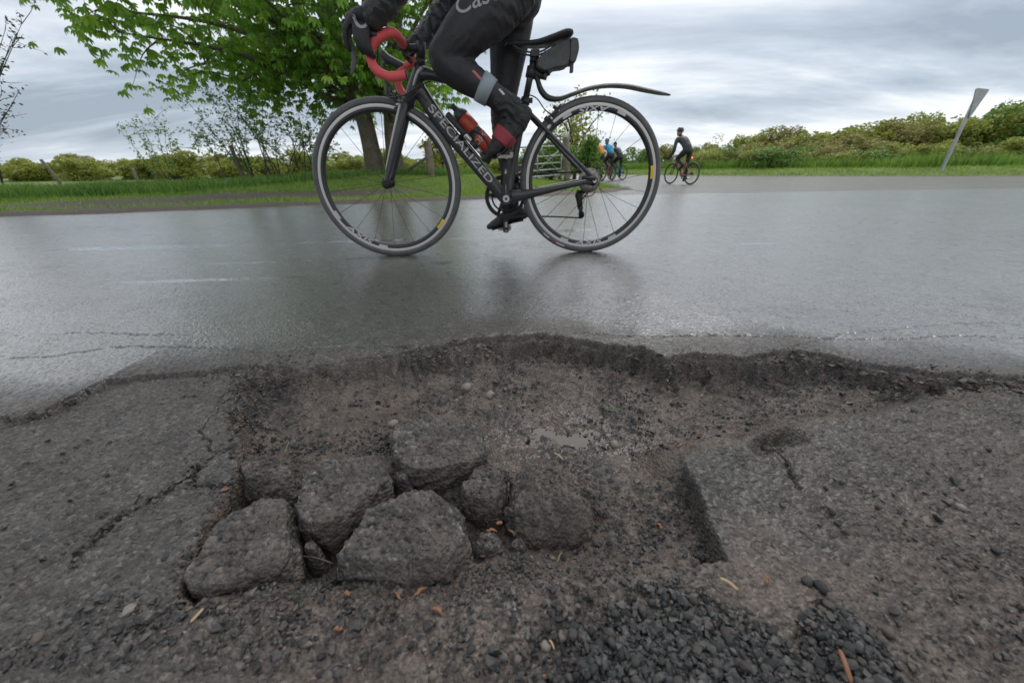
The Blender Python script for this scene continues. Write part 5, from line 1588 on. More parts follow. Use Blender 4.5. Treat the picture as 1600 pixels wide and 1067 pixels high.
def brake(root, x, z, ang, mats):
    b = MB()
    ca, sa = math.cos(ang), math.sin(ang)
    def q(u, w, y): return (x + u * ca - w * sa, y, z + u * sa + w * ca)
    for s in (-1, 1):
        c = spline([q(0, 0.045, s * 0.006), q(0, 0.038, s * 0.026), q(0, 0.016, s * 0.030), q(0, -0.010, s * 0.024)], 4)
        b.tube(c, 0.0065, 8)
        b.box(q(0, -0.012, s * 0.019), (0.046, 0.010, 0.012), np.array([[ca, 0, -sa], [0, 1, 0], [sa, 0, ca]]))
    b.tube([q(-0.02, 0.042, 0), q(0.018, 0.042, 0)], 0.007, 10)
    b.tube([q(0.0, 0.036, -0.030), q(0.0, 0.062, -0.030)], 0.004, 8)
    o = b.build('brake_caliper', mats['black'], root)
    b = MB()
    for s in (-1, 1): b.tube([q(-0.006, -0.004, s * 0.033), q(0.006, -0.004, s * 0.033)], 0.0055, 8); b.tube([q(0.006, 0.042, s * 0.010), q(0.012, 0.042, s * 0.010)], 0.0055, 8)
    b.build('brake_bolt', M['alloy'], o)

def bicycle(name, label, loc, rz, mats, detail, steer=0.0, group=None):
    root = empty(name, loc, rz)
    tag(root, label, 'bicycle', group)
    fw = wheel(root, FH, detail, mats, False)
    rw = wheel(root, RH, detail, mats, True)
    frame_parts(root, mats, detail); drop_bar(root, mats, detail); saddle_part(root, mats, detail); drivetrain(root, mats, detail)
    return root, fw, rw

MAIN = dict(frame=M['carbon'], fork=M['carbon'], tyre=M['rubber'], rim=M['rim_black'], track=M['rim_silver'], hub=M['grime'], black=M['black_plastic'], tape=M['tape'], lever=M['bag'],
            saddle=M['saddle'], post=M['carbon'], chain=M['grime'], cassette=M['cassette'], pedal=M['cassette'])
O_ = gnd(918, 393); BYAW = math.radians(2.67)
BZ = float(height(O_[0], O_[1])[0]) - 0.005
bike, fw, rw = bicycle('road_bicycle', 'black racing bicycle with coral red bar tape riding past the pothole', (O_[0], O_[1], BZ), BYAW, MAIN, True)

def add(name, m, parent, V, F, smooth=False):
    b = MB(); b.add(V, F, smooth); return b.build(name, m, parent)

# rim decals, stickers, tyre print
yd = -0.0118
for wv, angs in ((fw, (math.radians(232),)), (rw, (math.radians(272), math.radians(92)))):
    for a in angs:
        rim_text(wv, 'AXIS', a, 0.027, M['decal_white'])
        for a0, a1 in ((a + 0.36, a + 0.50), (a - 0.50, a - 0.36)):
            add('rim_stripe', M['decal_white'], wv, *arc_patch((0, 0), 0.284, 0.296, a0, a1, yd))
add('yellow_sticker', M['yellow'], fw, *arc_patch((0, 0), 0.283, 0.297, math.radians(-44), math.radians(-34), yd, 6))
add('yellow_sticker', M['yellow'], rw, *arc_patch((0, 0), 0.283, 0.297, math.radians(1), math.radians(12), yd, 6))
for a0, a1, mm in ((-124, -119.5, 'redband'), (-118.5, -110, 'decal_white'), (-133, -126, 'decal_white')):
    V, F = arc_patch((0, 0), 0.3185, 0.3235, math.radians(a0), math.radians(a1), -0.0146, 8); add('tyre_print', M[mm], rw, V, F)
# down tube lettering, silver panels
V, F = text_mesh('SPECIALIZED', 0.058, 0.0, 0.0006)
V, F = subdivide(V, F, 0.012)
d0 = np.array([-0.735, 0.631]); d1 = np.array([-0.485, 0.337]); mid = (d0 + d1) / 2; du = (d1 - d0) / np.linalg.norm(d1 - d0); dn = np.array([-du[1], du[0]])
sx = np.linalg.norm(d1 - d0) / np.ptp(V[:, 0])
out = [(mid[0] + x * sx * du[0] + (y * 0.74) * dn[0], -0.0254 + 0.0035 * (y / 0.03) ** 2 * 0.9, mid[1] + x * sx * du[1] + (y * 0.74) * dn[1]) for x, y, z in V]
add('frame_lettering', M['decal_white'], bike, out, F)
c = spline([(-0.758, 0, 0.762, 0.012, 0.0195), (-0.778, 0, 0.742, 0.013, 0.0245), (-0.800, 0, 0.698, 0.008, 0.0268)], 5)
b = MB(); b.loft(c[:, :3] + np.array([0.004, 0, 0.003]), c[:, 3], c[:, 4] + 0.0012, n=14); b.build('silver_head_panel', M['frame_silver'], bike)
c = spline([(-0.775, 0, 0.763, 0.008, 0.012), (-0.742, 0, 0.768, 0.006, 0.017), (-0.700, 0, 0.752, 0.0035, 0.014), (-0.665, 0, 0.738, 0.002, 0.006)], 5)
b = MB(); b.loft(c[:, :3], c[:, 3], c[:, 4], n=10); b.build('silver_top_panel', M['frame_silver'], bike)
for s, x0 in ((-1, 0.0), (1, 0.0)):
    c = spline([(-0.846, s * 0.0285, 0.640, 0.006, 0.011), (-0.872, s * 0.036, 0.575, 0.006, 0.0085), (-0.916, s * 0.044, 0.462, 0.0045, 0.007), (-0.944, s * 0.0485, 0.388, 0.002, 0.004)], 4)
    b = MB(); b.loft(c[:, :3] + np.array([-0.0095 if s < 0 else 0.004, s * 0.0022, -0.002]), c[:, 3], c[:, 4], n=8); b.build('silver_fork_stripe', M['frame_silver'], bike)
# brakes, cables
brake(bike, -0.868, 0.640, math.radians(22), MAIN); brake(bike, -0.215, 0.588, math.radians(-38), MAIN)
def cable(pts, r=0.0024): b = MB(); b.tube(spline(pts, 7), r, 6); b.build('cable', M['black_plastic'], bike)
cable([(-0.90, -0.200, 0.80), (-0.915, -0.17, 0.72), (-0.90, -0.09, 0.66), (-0.84, -0.045, 0.665), (-0.77, -0.030, 0.70), (-0.72, -0.024, 0.718)])
cable([(-0.90, 0.200, 0.80), (-0.93, 0.16, 0.70), (-0.90, 0.07, 0.655), (-0.84, -0.02, 0.64), (-0.78, -0.034, 0.672), (-0.745, -0.030, 0.650)])
cable([(-0.885, -0.15, 0.80), (-0.91, -0.10, 0.74), (-0.885, -0.03, 0.700), (-0.866, -0.03, 0.690)])
cable([(-0.345, -0.012, 0.655), (-0.318, -0.034, 0.668), (-0.282, -0.038, 0.655), (-0.25, -0.036, 0.620), (-0.222, -0.032, 0.600)])
cable([(-0.06, 0.060, 0.334), (-0.005, 0.075, 0.338), (0.032, 0.080, 0.310), (0.028, 0.078, 0.275), (-0.005, 0.074, 0.262), (-0.03, 0.070, 0.268)])
b = MB(); b.tube([(RH[0], -0.068, RH[1]), (RH[0], -0.080, RH[1])], [0.011, 0.008], 12); b.build('axle_nut', M['alloy'], bike)
b = MB(); b.loft([(-0.075, -0.074, 0.352), (-0.04, -0.078, 0.350), (-0.012, -0.078, 0.345)], [0.007, 0.008, 0.010], [0.004] * 3, n=8); b.build('quick_release', M['black_plastic'], bike)
b = MB(); b.tube([(FH[0], -0.055, FH[1]), (FH[0], -0.066, FH[1])], [0.014, 0.010], 12); b.build('axle_nut', M['grime'], bike)
# front derailleur
b = MB(); b.loft([(-0.385, 0.03, 0.385), (-0.37, 0.04, 0.36), (-0.36, 0.042, 0.335)], [0.010, 0.012, 0.016], [0.012, 0.008, 0.006], n=8); b.build('front_derailleur', M['grime'], bike)
# clip-on mudguard
b = MB(); b.tube([(-0.3085, 0, 0.733), (-0.300, 0, 0.770)], 0.0205, 16); b.loft([(-0.300, 0, 0.760), (-0.270, 0, 0.742), (-0.238, 0, 0.733)], [0.014, 0.013, 0.009], [0.016, 0.015, 0.012], n=12)
b.tube([(-0.245, -0.020, 0.738), (-0.245, 0.020, 0.738)], 0.009, 10); b.tube([(-0.242, 0, 0.742), (-0.225, 0, 0.748)], 0.006, 8)
clamp_ = b.build('mudguard_clamp', M['black_plastic'], bike)
mg = spline([(-0.288, 0.745, 0.010, 0.010), (-0.276, 0.725, 0.012, 0.010), (-0.260, 0.690, 0.014, 0.012), (-0.228, 0.664, 0.015, 0.012), (-0.178, 0.661, 0.019, 0.009), (-0.120, 0.680, 0.022, 0.006), (-0.050, 0.701, 0.024, 0.005), (0.030, 0.711, 0.025, 0.0045), (0.115, 0.708, 0.025, 0.0045), (0.200, 0.694, 0.024, 0.004), (0.270, 0.681, 0.020, 0.004), (0.305, 0.673, 0.010, 0.003)], 4)
V = []; n = 14
for i, (x, z, w, t) in enumerate(mg):
    j0, j1 = max(0, i - 1), min(len(mg) - 1, i + 1)
    tx, tz = mg[j1][0] - mg[j0][0], mg[j1][1] - mg[j0][1]; l = math.hypot(tx, tz); nx, nz = -tz / l, tx / l
    for j in range(n):
        a = 2 * math.pi * j / n
        y = w * math.cos(a); h = t * math.sin(a) - 0.010 * (y / 0.025) ** 2 * min(1, i / 12)
        V.append((x + nx * h, y, z + nz * h))
b = MB(); b._rings(V, len(mg), n, True, False); b.build('mudguard', M['black_plastic'], bike)
# bottle cage
b = MB()
cA = np.array([-0.640, 0.548]); cB = np.array([-0.500, 0.398]); cu_ = (cB - cA) / np.linalg.norm(cB - cA); cn_ = np.array([-cu_[1], cu_[0]])
def cg(u, w, y): p = cA + cu_ * u + cn_ * w; return (p[0], y, p[1])
b.tube(spline([cg(0.03, 0.006, 0), cg(0.10, 0.004, 0.02), cg(0.175, 0.006, 0.03), cg(0.19, 0.05, 0.034), cg(0.15, 0.080, 0.028), cg(0.085, 0.060, 0.041)], 5), 0.0034, 6)
b.tube(spline([cg(0.03, 0.006, 0), cg(0.10, 0.004, -0.02), cg(0.175, 0.006, -0.03), cg(0.17, 0.05, -0.040), cg(0.12, 0.070, -0.040), cg(0.065, 0.060, -0.041), cg(0.055, 0.02, -0.04)], 5), 0.0034, 6)
b.build('bottle_cage', M['black_plastic'], bike)

def place_local(o):
    """a separate thing carried on the bicycle: expressed in the bicycle's own axes"""
    o.location = bike.location; o.rotation_euler = bike.rotation_euler
    return o
# water bottle
wb = place_local(empty('water_bottle')); tag(wb, 'translucent red water bottle with dark cap in the frame cage', 'bottle')
bo0 = cA + cu_ * 0.178 + cn_ * 0.058; bd = -cu_
def bottle_piece(name, prof, m, n=24, parent=wb):
    V = []; ax = Vector((bd[0], 0, bd[1])); sd = Vector((0, 1, 0)); up = ax.cross(sd)
    for u, r in prof:
        p = Vector((bo0[0] + bd[0] * u, 0, bo0[1] + bd[1] * u))
        for j in range(n):
            a = 2 * math.pi * j / n; V.append(p + (sd * math.cos(a) + up * math.sin(a)) * r)
    b = MB(); b._rings(V, len(prof), n, True, False); return b.build(name, m, parent)
body = bottle_piece('bottle_body', [(0, 0.031), (0.004, 0.0345), (0.055, 0.0348), (0.088, 0.0345), (0.096, 0.0320), (0.104, 0.0300), (0.112, 0.0300), (0.120, 0.0325), (0.128, 0.0345), (0.160, 0.0340), (0.186, 0.0325)], M['bottle'])
bottle_piece('bottle_band', [(0.0955, 0.0326), (0.098, 0.0322), (0.110, 0.0310), (0.118, 0.0325)], M['bottle_dark'], parent=body)
bottle_piece('bottle_cap', [(0.186, 0.0332), (0.200, 0.0325), (0.210, 0.026), (0.216, 0.0185), (0.222, 0.0175)], M['bottle_dark'])
bottle_piece('drinking_nozzle', [(0.222, 0.011), (0.236, 0.010), (0.238, 0.0125), (0.245, 0.0125), (0.248, 0.008)], M['bag'])
V, F = text_mesh('PRO', 0.034, 0.0, 0.0005); V, F = subdivide(V, F, 0.006)
ax = np.array([bd[0], 0, bd[1]]); upv = np.array(Vector(ax).cross(Vector((0, 1, 0))))
out = []
for x, y, z in V:      # letters run round the body, tops towards the cap
    a = x / 0.035
    p = np.array([bo0[0], 0, bo0[1]]) + ax * (0.072 + y) - np.array([0, 1, 0]) * 0.0354 * math.cos(a) + upv * (0.0354 * math.sin(a))
    out.append(tuple(p))
add('bottle_lettering', M['decal_white'], body, out, F)
# mini pump beside the bottle
pm = place_local(empty('bicycle_pump')); tag(pm, 'black mini pump with silver collars clipped beside the bottle', 'pump')
def pump_pt(u): p = cA + cu_ * u + cn_ * 0.020; return (p[0], -0.046, p[1])
b = MB(); b.tube([pump_pt(-0.055), pump_pt(-0.050), pump_pt(0.045), pump_pt(0.05)], [0.011, 0.0135, 0.0135, 0.012], 14); b.build('barrel', M['black_plastic'], pm)
b = MB(); b.tube([pump_pt(0.05), pump_pt(0.056), pump_pt(0.082), pump_pt(0.086)], [0.0125, 0.0125, 0.0105, 0.009], 14); b.build('collar', M['alloy'], pm)
b = MB(); b.tube([pump_pt(0.086), pump_pt(0.120)], 0.0115, 14); b.build('handle', M['black_plastic'], pm)
b = MB(); b.tube([pump_pt(0.120), pump_pt(0.150)], [0.0105, 0.0095], 14); b.build('collar', M['alloy'], pm)
b = MB(); b.tube([pump_pt(0.150), pump_pt(0.200)], [0.0125, 0.0105], 14); b.build('hose', M['black_plastic'], pm)
# saddle bag
sb = place_local(empty('saddle_bag')); tag(sb, 'small grey wedge saddle bag hanging under the saddle', 'bag')
def slab(poly, y0, y1, inset):
    P_ = spline(list(poly) + [poly[0]], 4)[:-1]; c = P_.mean(0); n = len(P_)
    V = []
    for y, k in ((y0, 1 - inset), (y0 + (y1 - y0) * 0.12, 1.0), (y0 + (y1 - y0) * 0.88, 1.0), (y1, 1 - inset)):
        V += [(c[0] + (x - c[0]) * k, y, c[1] + (z - c[1]) * k) for x, z in P_]
    b = MB(); b._rings(V, 4, n, True, False); return b
o = slab([(-0.283, 0.788), (-0.284, 0.764), (-0.262, 0.752), (-0.240, 0.751), (-0.210, 0.760), (-0.150, 0.776), (-0.150, 0.852), (-0.162, 0.855), (-0.225, 0.826), (-0.262, 0.806)], -0.042, 0.042, 0.10).build('bag_body', M['bag'], sb)
o2 = slab([(-0.149, 0.777), (-0.128, 0.780), (-0.122, 0.790), (-0.115, 0.822), (-0.121, 0.850), (-0.128, 0.856), (-0.149, 0.855), (-0.150, 0.815)], -0.045, 0.045, 0.08).build('bag_flap', M['bag'], sb)
b = MB(); b.loft([(-0.253, 0, 0.815), (-0.2535, 0, 0.783), (-0.245, 0, 0.752)], [0.002] * 3, [0.0435, 0.0445, 0.040], n=10); b.build('seam', M['black_plastic'], o)
b = MB(); b.box((-0.138, -0.02, 0.764), (0.012, 0.020, 0.034)); b.build('strap_end', M['bag'], sb)
b = MB(); b.box((-0.226, -0.02, 0.752), (0.022, 0.03, 0.012), np.array(Matrix.Rotation(math.radians(-35), 3, 'Y'))); b.build('buckle', M['black_plastic'], sb)

# ------------------------------------------------------------------ riders
def limbs(b, chain, n=14, k=5, ref=None):
    c = spline(chain, k)
    if c.shape[1] == 4: b.tube(c[:, :3], np.maximum(c[:, 3], 0.004), n)
    else: b.loft(c[:, :3], np.maximum(c[:, 3], 0.004), np.maximum(c[:, 4], 0.004), ref or (0, 1, 0), n)
    e0, e1 = c[0], c[-1]
    r = lambda e: max(0.004, (e[3] + e[-1]) / 2 * 0.97)
    b.ball(e0[:3], r(e0), 6); b.ball(e1[:3], r(e1), 6)

# centre lines: x, y, z, radius (in-plane, lateral) in the bicycle's axes
POSE = dict(
    thighL=[(-0.375, -0.085, 1.01, .105, .085), (-0.46, -0.105, 0.925, .098, .085), (-0.56, -0.12, 0.850, .083, .076), (-0.625, -0.122, 0.800, .066, .062), (-0.652, -0.122, 0.775, .060, .056)],
    calfL=[(-0.655, -0.122, 0.778, .061, .056), (-0.622, -0.120, 0.744, .062, .056), (-0.565, -0.116, 0.712, .060, .056), (-0.50, -0.113, 0.677, .050, .048), (-0.44, -0.112, 0.640, .043, .041), (-0.395, -0.112, 0.612, .042, .040)],
    thighR=[(-0.375, 0.085, 1.01, .098, .085), (-0.385, 0.10, 0.92, .092, .084), (-0.398, 0.11, 0.82, .078, .074), (-0.415, 0.112, 0.70, .062, .060), (-0.425, 0.112, 0.62, .055, .054)],
    calfR=[(-0.425, 0.112, 0.62, .056, .054), (-0.415, 0.115, 0.52, .055, .052), (-0.398, 0.116, 0.42, .050, .048), (-0.385, 0.118, 0.30, .039, .038), (-0.382, 0.118, 0.225, .036, .034)],
    pelvis=[(-0.365, 0, 1.00, .085, .135), (-0.395, 0, 1.06, .105, .160), (-0.45, 0, 1.14, .100, .148)],
    torso=[(-0.42, 0, 1.10, .105, .150), (-0.52, 0, 1.21, .108, .150), (-0.63, 0, 1.30, .112, .168), (-0.72, 0, 1.36, .095, .175), (-0.77, 0, 1.395, .06, .10)],
    neck=[(-0.77, 0, 1.395, .055), (-0.82, 0, 1.45, .052), (-0.85, 0, 1.49, .055)],
    armL=[(-0.735, -0.165, 1.355, .058), (-0.735, -0.205, 1.27, .054), (-0.725, -0.232, 1.13, .046), (-0.722, -0.238, 1.035, .044)],
    foreL=[(-0.722, -0.238, 1.035, .045), (-0.765, -0.234, 0.965, .046), (-0.820, -0.226, 0.905, .040), (-0.872, -0.218, 0.862, .032)],
    armR=[(-0.735, 0.165, 1.355, .058), (-0.70, 0.20, 1.27, .052), (-0.64, 0.215, 1.15, .045), (-0.612, 0.205, 1.07, .043)],
    foreR=[(-0.612, 0.205, 1.07, .044), (-0.655, 0.175, 1.005, .042), (-0.715, 0.135, 0.935, .035), (-0.762, 0.105, 0.882, .030)],
    footL=[(-0.335, -0.112, 0.592, .030, .030), (-0.362, -0.113, 0.572, .046, .035), (-0.400, -0.114, 0.540, .050, .038), (-0.430, -0.116, 0.505, .044, .042), (-0.455, -0.118, 0.475, .036, .043), (-0.480, -0.118, 0.452, .025, .036), (-0.492, -0.118, 0.441, .014, .022)],
    footR=[(-0.325, 0.120, 0.180, .030, .028), (-0.345, 0.120, 0.188, .038, .034), (-0.385, 0.121, 0.180, .040, .037), (-0.425, 0.122, 0.158, .032, .041), (-0.460, 0.122, 0.138, .026, .041), (-0.490, 0.122, 0.124, .020, .034), (-0.505, 0.122, 0.118, .012, .02)],
    head=(-0.885, 0, 1.555))

def grow(parts, voxel, name, m, parent, smooth=6, inflate=0.0):
    b = MB()
    for p in parts: limbs(b, p)
    o = b.build('tmp', m)
    return baked(o, name, [('REMESH', dict(mode='VOXEL', voxel_size=voxel)), ('SMOOTH', dict(factor=0.5, iterations=smooth))] + ([('DISPLACE', dict(strength=inflate, mid_level=0.0))] if inflate else []), m, parent)

def hand(parent, base, knuckle, fingers, thumb, m, voxel, name='glove'):
    b = MB()
    limbs(b, [tuple(base) + (0.030, 0.026), tuple((np.array(base) + np.array(knuckle)) / 2 + np.array([0, 0, 0.006])) + (0.026, 0.038), tuple(knuckle) + (0.019, 0.038)], 12, 4)
    for f in fingers: limbs(b, [tuple(p) + (r,) for p, r in zip(f, (0.0118, 0.0112, 0.0105, 0.0085))], 8, 3)
    limbs(b, [tuple(p) + (r,) for p, r in zip(thumb, (0.015, 0.0125, 0.0105))], 8, 3)
    return baked(b.build('tmp', m), name, [('REMESH', dict(mode='VOXEL', voxel_size=voxel)), ('SMOOTH', dict(factor=0.5, iterations=3))], m, parent)

def headset(parent, c, helmet, voxel, hairy=False):
    cx, cy, cz = c
    b = MB(); b.ball((cx, cy, cz), 0.098, 14, (1.0, 0.78, 1.15)); b.ball((cx - 0.03, cy, cz - 0.055), 0.065, 10, (1.0, 0.85, 0.9))
    b.ball((cx - 0.103, cy, cz - 0.012), 0.017, 6, (1.0, 0.75, 1.5))
    for s in (-1, 1): b.ball((cx + 0.005, cy + s * 0.078, cz - 0.01), 0.028, 6, (0.7, 0.35, 1.1))
    hd = baked(b.build('tmp', M['skin']), 'head', [('REMESH', dict(mode='VOXEL', voxel_size=max(0.006, voxel * 0.7))), ('SMOOTH', dict(factor=0.5, iterations=3))], M['skin'], parent)
    for s in (-1, 1):
        b = MB(); b.ball((cx - 0.088, cy + s * 0.031, cz + 0.004), 0.011, 6); b.build('eye', M['hair'], hd)
    b = MB(); b.loft([(cx - 0.092, cy - 0.022, cz - 0.060), (cx - 0.097, cy, cz - 0.059), (cx - 0.092, cy + 0.022, cz - 0.060)], [0.005, 0.007, 0.005], [0.006] * 3, (1, 0, 0), 6); b.build('mouth', M['tape'], hd)
    V = []; n = 20; rows = 9
    for i in range(rows):
        t = i / (rows - 1) * 1.62
        for j in range(n):
            a = 2 * math.pi * j / n
            lf = 1.0 + 0.05 * math.cos(3 * a) * math.sin(t)
            sx = 0.125 if not hairy else 0.104
            V.append((cx + (0.012 if not hairy else 0.01) + sx * math.sin(t) * math.cos(a) * lf, cy + (0.096 if not hairy else 0.084) * math.sin(t) * math.sin(a) * lf, cz + 0.028 + (0.105 if not hairy else 0.095) * math.cos(t) + 0.022 * math.sin(t) * (-math.cos(a)) ))
    b = MB(); b._rings(V, rows, n, True, False)
    hh = b.build('helmet' if not hairy else 'hair', helmet, parent)
    if not hairy:
        for dy in (-0.045, 0, 0.045):
            b = MB(); b.loft(spline([(cx - 0.095, cy + dy, cz + 0.075), (cx - 0.03, cy + dy, cz + 0.130), (cx + 0.06, cy + dy, cz + 0.118), (cx + 0.118, cy + dy * 0.9, cz + 0.055)], 4), [0.011] * 13, [0.010] * 13, (0, 1, 0), 6); b.build('helmet_rib', helmet, hh)
    return hd

def rider(label, loc, rz, voxel, cols, hairy=False, group=None, detail=False, lift=0.0):
    root = empty('person', loc, rz); tag(root, label, 'person', group)
    p = POSE
    legs = [p['thighL'], p['calfL'], p['thighR'], p['calfR'], p['pelvis']]
    body = grow(legs + [p['torso'], p['neck'], p['armL'], p['foreL'], p['armR'], p['foreR']], voxel, 'body', cols['legs'], root)
    infl = lambda ch, d: [tuple(q[:3]) + tuple(r + d for r in q[3:]) for q in ch]
    jk = grow([infl(p[k], 0.009) for k in ('torso', 'armL', 'foreL', 'armR', 'foreR')], voxel, 'jacket', cols['top'], root, 4)
    headset(root, p['head'], cols['helmet'], voxel, hairy)
    for s, k in ((-1, 'footL'), (1, 'footR')):
        ch = p[k]
        if detail and s < 0:
            c = spline(ch, 5)
            ankle = [(-0.455, -0.112, 0.648, .045, .043), (-0.42, -0.112, 0.625, .048, .043), (-0.385, -0.112, 0.600, .053, .042)]
            o = grow([ankle, ch[:4]], 0.005, 'overshoe', cols['shoe'], root, 4)
            rb = c[12:19]; b = MB(); b.loft(rb[:, :3], rb[:, 3] + 0.0030, rb[:, 4] + 0.0030, n=24); b.build('red_band', M['redband'], o)
            o = grow([ch[3:]], 0.005, 'shoe_toe', cols['shoe'], root, 4)
            b = MB(); b.loft([(-0.36, -0.113, 0.535), (-0.40, -0.116, 0.490), (-0.43, -0.118, 0.455), (-0.47, -0.118, 0.428)], [0.004, 0.006, 0.006, 0.004], [0.028, 0.036, 0.040, 0.032], n=12); b.build('sole', M['black_plastic'], o)
            b = MB(); b.box((-0.418, -0.118, 0.448), (0.050, 0.042, 0.012), np.array(Matrix.Rotation(math.radians(-38), 3, 'Y'))); b.build('cleat', M['black_plastic'], o)
        else:
            o = grow([ch], max(0.006, voxel * 0.8), 'shoe', cols['shoe'], root, 3)
            if detail:
                b = MB(); b.loft([(-0.325, 0.120, 0.150), (-0.38, 0.121, 0.140), (-0.43, 0.122, 0.122), (-0.49, 0.122, 0.104)], [0.005] * 4, [0.026, 0.034, 0.040, 0.032], n=12); b.build('sole', M['black_plastic'], o)
    # left hand on the hood, right hand on the bar top
    fx = [-0.948, -0.930, -0.911, -0.893]
    fl = [[(x, -0.226, 0.846 - 0.006 * i), (x - 0.003, -0.240, 0.818 - 0.006 * i), (x + 0.001, -0.240, 0.788 - 0.007 * i), (x + 0.008, -0.226, 0.768 - 0.006 * i)] for i, x in enumerate(fx)]
    fl[0] = [(-0.952, -0.222, 0.848), (-0.968, -0.230, 0.824), (-0.972, -0.228, 0.795), (-0.969, -0.220, 0.772)]
    hand(root, (-0.882, -0.217, 0.858), (-0.930, -0.212, 0.858), fl, [(-0.895, -0.195, 0.850), (-0.930, -0.182, 0.838), (-0.950, -0.184, 0.822)], cols['glove'], max(0.0045, voxel * 0.4))
    fr = [[(-0.800, 0.070 + 0.018 * i, 0.866), (-0.828, 0.070 + 0.018 * i, 0.858), (-0.836, 0.070 + 0.018 * i, 0.832), (-0.818, 0.070 + 0.018 * i, 0.812)] for i in range(4)]
    hand(root, (-0.768, 0.102, 0.876), (-0.800, 0.096, 0.868), fr, [(-0.775, 0.072, 0.862), (-0.782, 0.050, 0.842), (-0.800, 0.042, 0.820)], cols['glove'], max(0.0045, voxel * 0.4))
    return root, body, jk

RC = dict(legs=M['lycra'], top=M['jacket'], helmet=M['helmet'], shoe=M['overshoe'], glove=M['glove'])
ME, body, jk = rider('cyclist in black tights and jacket pedalling the black racing bicycle', (O_[0], O_[1], BZ), BYAW, 0.0075, RC, detail=True)

def wrinkle(o, c, rad, d, wl, amp, seed=0):
    """gather cloth into creases around a joint"""
    me = o.data; n = len(me.vertices)
    co = np.empty(n * 3, np.float32); me.vertices.foreach_get('co', co); co = co.reshape(-1, 3)
    nr = np.empty(n * 3, np.float32); me.vertices.foreach_get('normal', nr); nr = nr.reshape(-1, 3)
    d = np.array(d, float); d /= np.linalg.norm(d)
    r = co - np.array(c); f = np.clip(1 - np.linalg.norm(r, axis=1) / rad, 0, 1) ** 0.8
    u = r @ d
    ph = fbm(co[:, 0] * 1.0 + seed, co[:, 2] + co[:, 1], 22, 3, seed) * 2.4 * wl
    w = np.sin((u + ph) * 2 * math.pi / wl)
    w = np.where(w > 0, w, w * 0.5) * (0.4 + 0.9 * fbm(co[:, 2] + seed, co[:, 0] - co[:, 1], 30, 2, seed + 4))
    co = co + nr * (w * f * amp)[:, None]
    me.vertices.foreach_set('co', co.astype(np.float32).ravel()); me.update()
wrinkle(body, (-0.565, -0.13, 0.800), 0.10, (0.75, 0, -0.65), 0.026, 0.0055, 1)
wrinkle(body, (-0.40, -0.13, 0.90), 0.14, (0.3, 0, 1.0), 0.045, 0.0050, 2)
wrinkle(body, (-0.44, -0.12, 0.645), 0.07, (0.85, 0, -0.5), 0.022, 0.0035, 3)
wrinkle(body, (-0.42, 0.10, 0.63), 0.12, (0.1, 0, 1.0), 0.030, 0.0045, 4)
wrinkle(jk, (-0.80, -0.23, 0.93), 0.17, (0.75, 0, 0.65), 0.036, 0.0085, 5)
wrinkle(jk, (-0.70, 0.14, 0.96), 0.17, (0.75, 0, 0.65), 0.036, 0.0080, 6)
for o_ in ME.children:
    if o_.name.startswith('overshoe'): wrinkle(o_, (-0.40, -0.13, 0.585), 0.10, (0.55, 0, 0.85), 0.024, 0.0060, 7)
    if o_.name.startswith('glove'): wrinkle(o_, (-0.895, -0.22, 0.84), 0.06, (0.9, 0, 0.4), 0.016, 0.0025, 8)

def project(parent, mesh_objs, V, F, name, m, ydir=1.0, gap=0.0012):
    """lay flat print (x, z given) on the left side of the body"""
    bvhs = []
    for o in mesh_objs:
        bm = bmesh.new(); bm.from_mesh(o.data); bvhs.append(BVHTree.FromBMesh(bm)); bm.free()
    out = []
    for x, z in V:
        y = 0
        best = None
        for t in bvhs:
            h = t.ray_cast(Vector((x, -1, z)), Vector((0, 1, 0)))
            if h[0] is not None and (best is None or h[0].y < best): best = h[0].y
        out.append((x, (best if best is not None else -0.10) - gap, z))
    return add(name, m, parent, out, F)
V, F = text_mesh('Castelli', 0.085, 0.15, 0.0004); V, F = subdivide(V, F, 0.012)
a = math.radians(17); ca, sa = math.cos(a), math.sin(a)
c0 = np.array([-0.475, 0.935])
project(body, [body], [(c0[0] + x * ca * 1.0 - y * sa, c0[1] + x * sa + y * ca) for x, y, z in V], F, 'leg_lettering', M['decal_grey'])
# glove print: arc and dot
gl = [o for o in ME.children if o.name.startswith('glove')]
arc = []; AF = []
for i in range(13):
    t = math.radians(-75 - 165 + 190 * i / 12 + 60)
    for r in (0.0130, 0.0230): arc.append((-0.908 + r * math.cos(t), 0.846 + r * math.sin(t)))
for i in range(12): AF.append((2 * i, 2 * i + 2, 2 * i + 3, 2 * i + 1))
project(gl[0], gl[:1], arc, AF, 'glove_print', M['decal_grey'])
dot = [(-0.928 + 0.006 * math.cos(t), 0.852 + 0.006 * math.sin(t)) for t in np.linspace(0, 2 * math.pi, 12, endpoint=False)]
project(gl[0], gl[:1], dot, [tuple(range(12))], 'glove_print', M['decal_white'])
# ankle band, zip, small print
b = MB(); c = np.array([(-0.518, -0.1135, 0.687, .0555, .0530), (-0.500, -0.113, 0.677, .0550, .0530), (-0.474, -0.1125, 0.661, .0515, .0500)]); b.loft(c[:, :3], c[:, 3], c[:, 4], n=28); b.build('ankle_band', M['greyband'], body)
project(body, [body], [(-0.545, 0.722), (-0.537, 0.727), (-0.499, 0.693), (-0.507, 0.688)], [(0, 1, 2, 3)], 'zip', M['pinkstripe'])
project(body, [body] + [o for o in ME.children if o.name.startswith('overshoe')], [(-0.446, 0.668), (-0.438, 0.672), (-0.420, 0.653), (-0.428, 0.649)], [(0, 1, 2, 3)], 'ankle_print', M['decal_white'])
b = MB(); limbs(b, [(-0.44, 0, 1.10, .112, .156), (-0.52, 0, 1.19, .119, .161)], 20, 3); b.build('jersey_hem', M['light_blue'], ME)

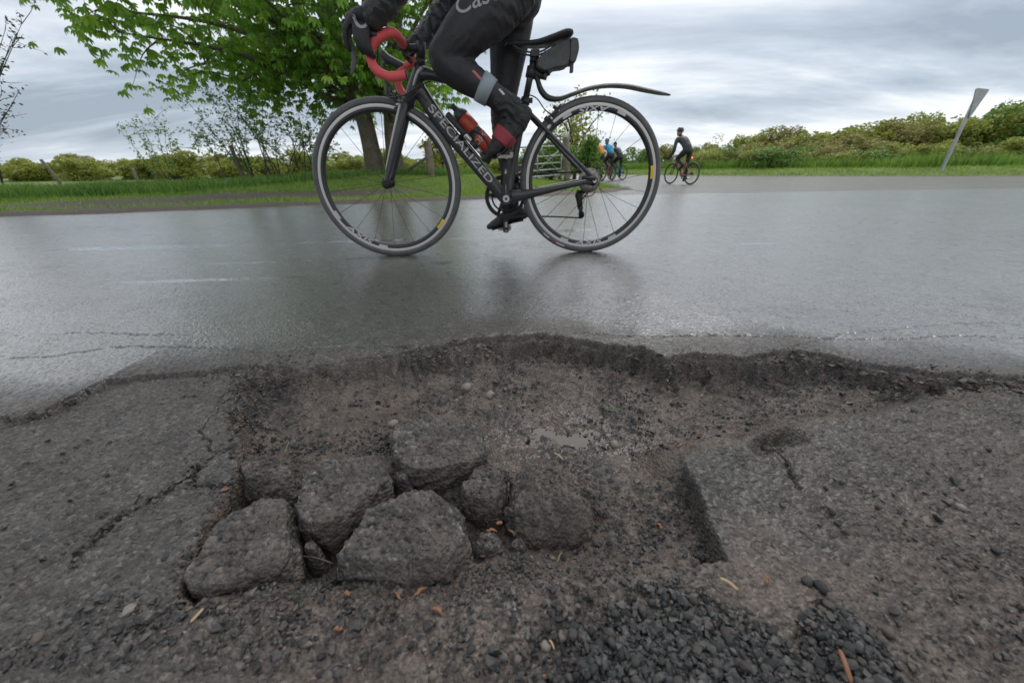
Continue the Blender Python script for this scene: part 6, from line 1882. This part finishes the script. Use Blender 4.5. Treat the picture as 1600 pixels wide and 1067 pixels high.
# riders further off -----------------------------------------------------
SIMPLE = dict(frame=M['pinkframe'], fork=M['darkframe'], tyre=M['rubber'], rim=M['rim_black'], track=M['rim_black'], hub=M['grime'], black=M['black_plastic'], tape=M['black_plastic'], lever=M['black_plastic'],
              saddle=M['saddle'], post=M['black_plastic'], chain=M['grime'], cassette=M['cassette'], pedal=M['black_plastic'])
def far_rider(px, py_bot, D, yaw, cols, mats, lab_p, lab_b, hairy=False, s=1.0, light=False):
    g = far(px, py_bot, D)
    z = float(road_dip(np.array([g[0]]), np.array([D]))[0])
    c_, s_ = math.cos(yaw), math.sin(yaw)
    loc = (g[0] + 0.48 * s * c_, D + 0.48 * s * s_, z)
    rb, f_, r_w = bicycle('bicycle', lab_b, loc, yaw, mats, False)
    rr, bd_, jk_ = rider(lab_p, loc, yaw, 0.016, cols, hairy)
    rb.scale = (s, s, s); rr.scale = (s, s, s)
    if light:
        b = MB(); b.loft([(-0.128, 0, 0.80), (-0.118, 0, 0.80)], [0.024, 0.020], [0.020, 0.016], n=10); b.build('rear_light', M['redlamp'], rb)
    return rb, rr
K = dict(legs=M['lycra'], shoe=M['overshoe'], glove=M['glove'])
far_rider(1061, 290, 12.9, math.radians(-72), dict(K, top=M['jacket'], helmet=M['helmet']), SIMPLE, 'lone cyclist in black riding away on a pinkish bicycle', 'pinkish red bicycle of the lone rider on the side road', light=True)
D1 = dict(SIMPLE, frame=M['darkframe']); D2 = dict(SIMPLE, frame=M['pinkframe']); D3 = dict(SIMPLE, frame=M['blue_cloth'])
far_rider(934, 281, 17.2, math.radians(-80), dict(K, top=M['orange_cloth'], helmet=M['helmet']), D1, 'cyclist in a bright orange jersey in the group of three', 'dark bicycle under the orange rider')
far_rider(949, 280, 18.6, math.radians(-78), dict(K, top=M['blue_cloth'], helmet=M['helmet_teal']), D2, 'cyclist in a bright blue jersey in the middle of the group of three', 'reddish bicycle under the blue rider', s=1.06)
far_rider(963, 281, 19.0, math.radians(-70), dict(K, top=M['jacket'], helmet=M['hair']), D3, 'bareheaded cyclist in a dark jacket at the right of the group', 'blue bicycle at the right of the group of three', hairy=True)
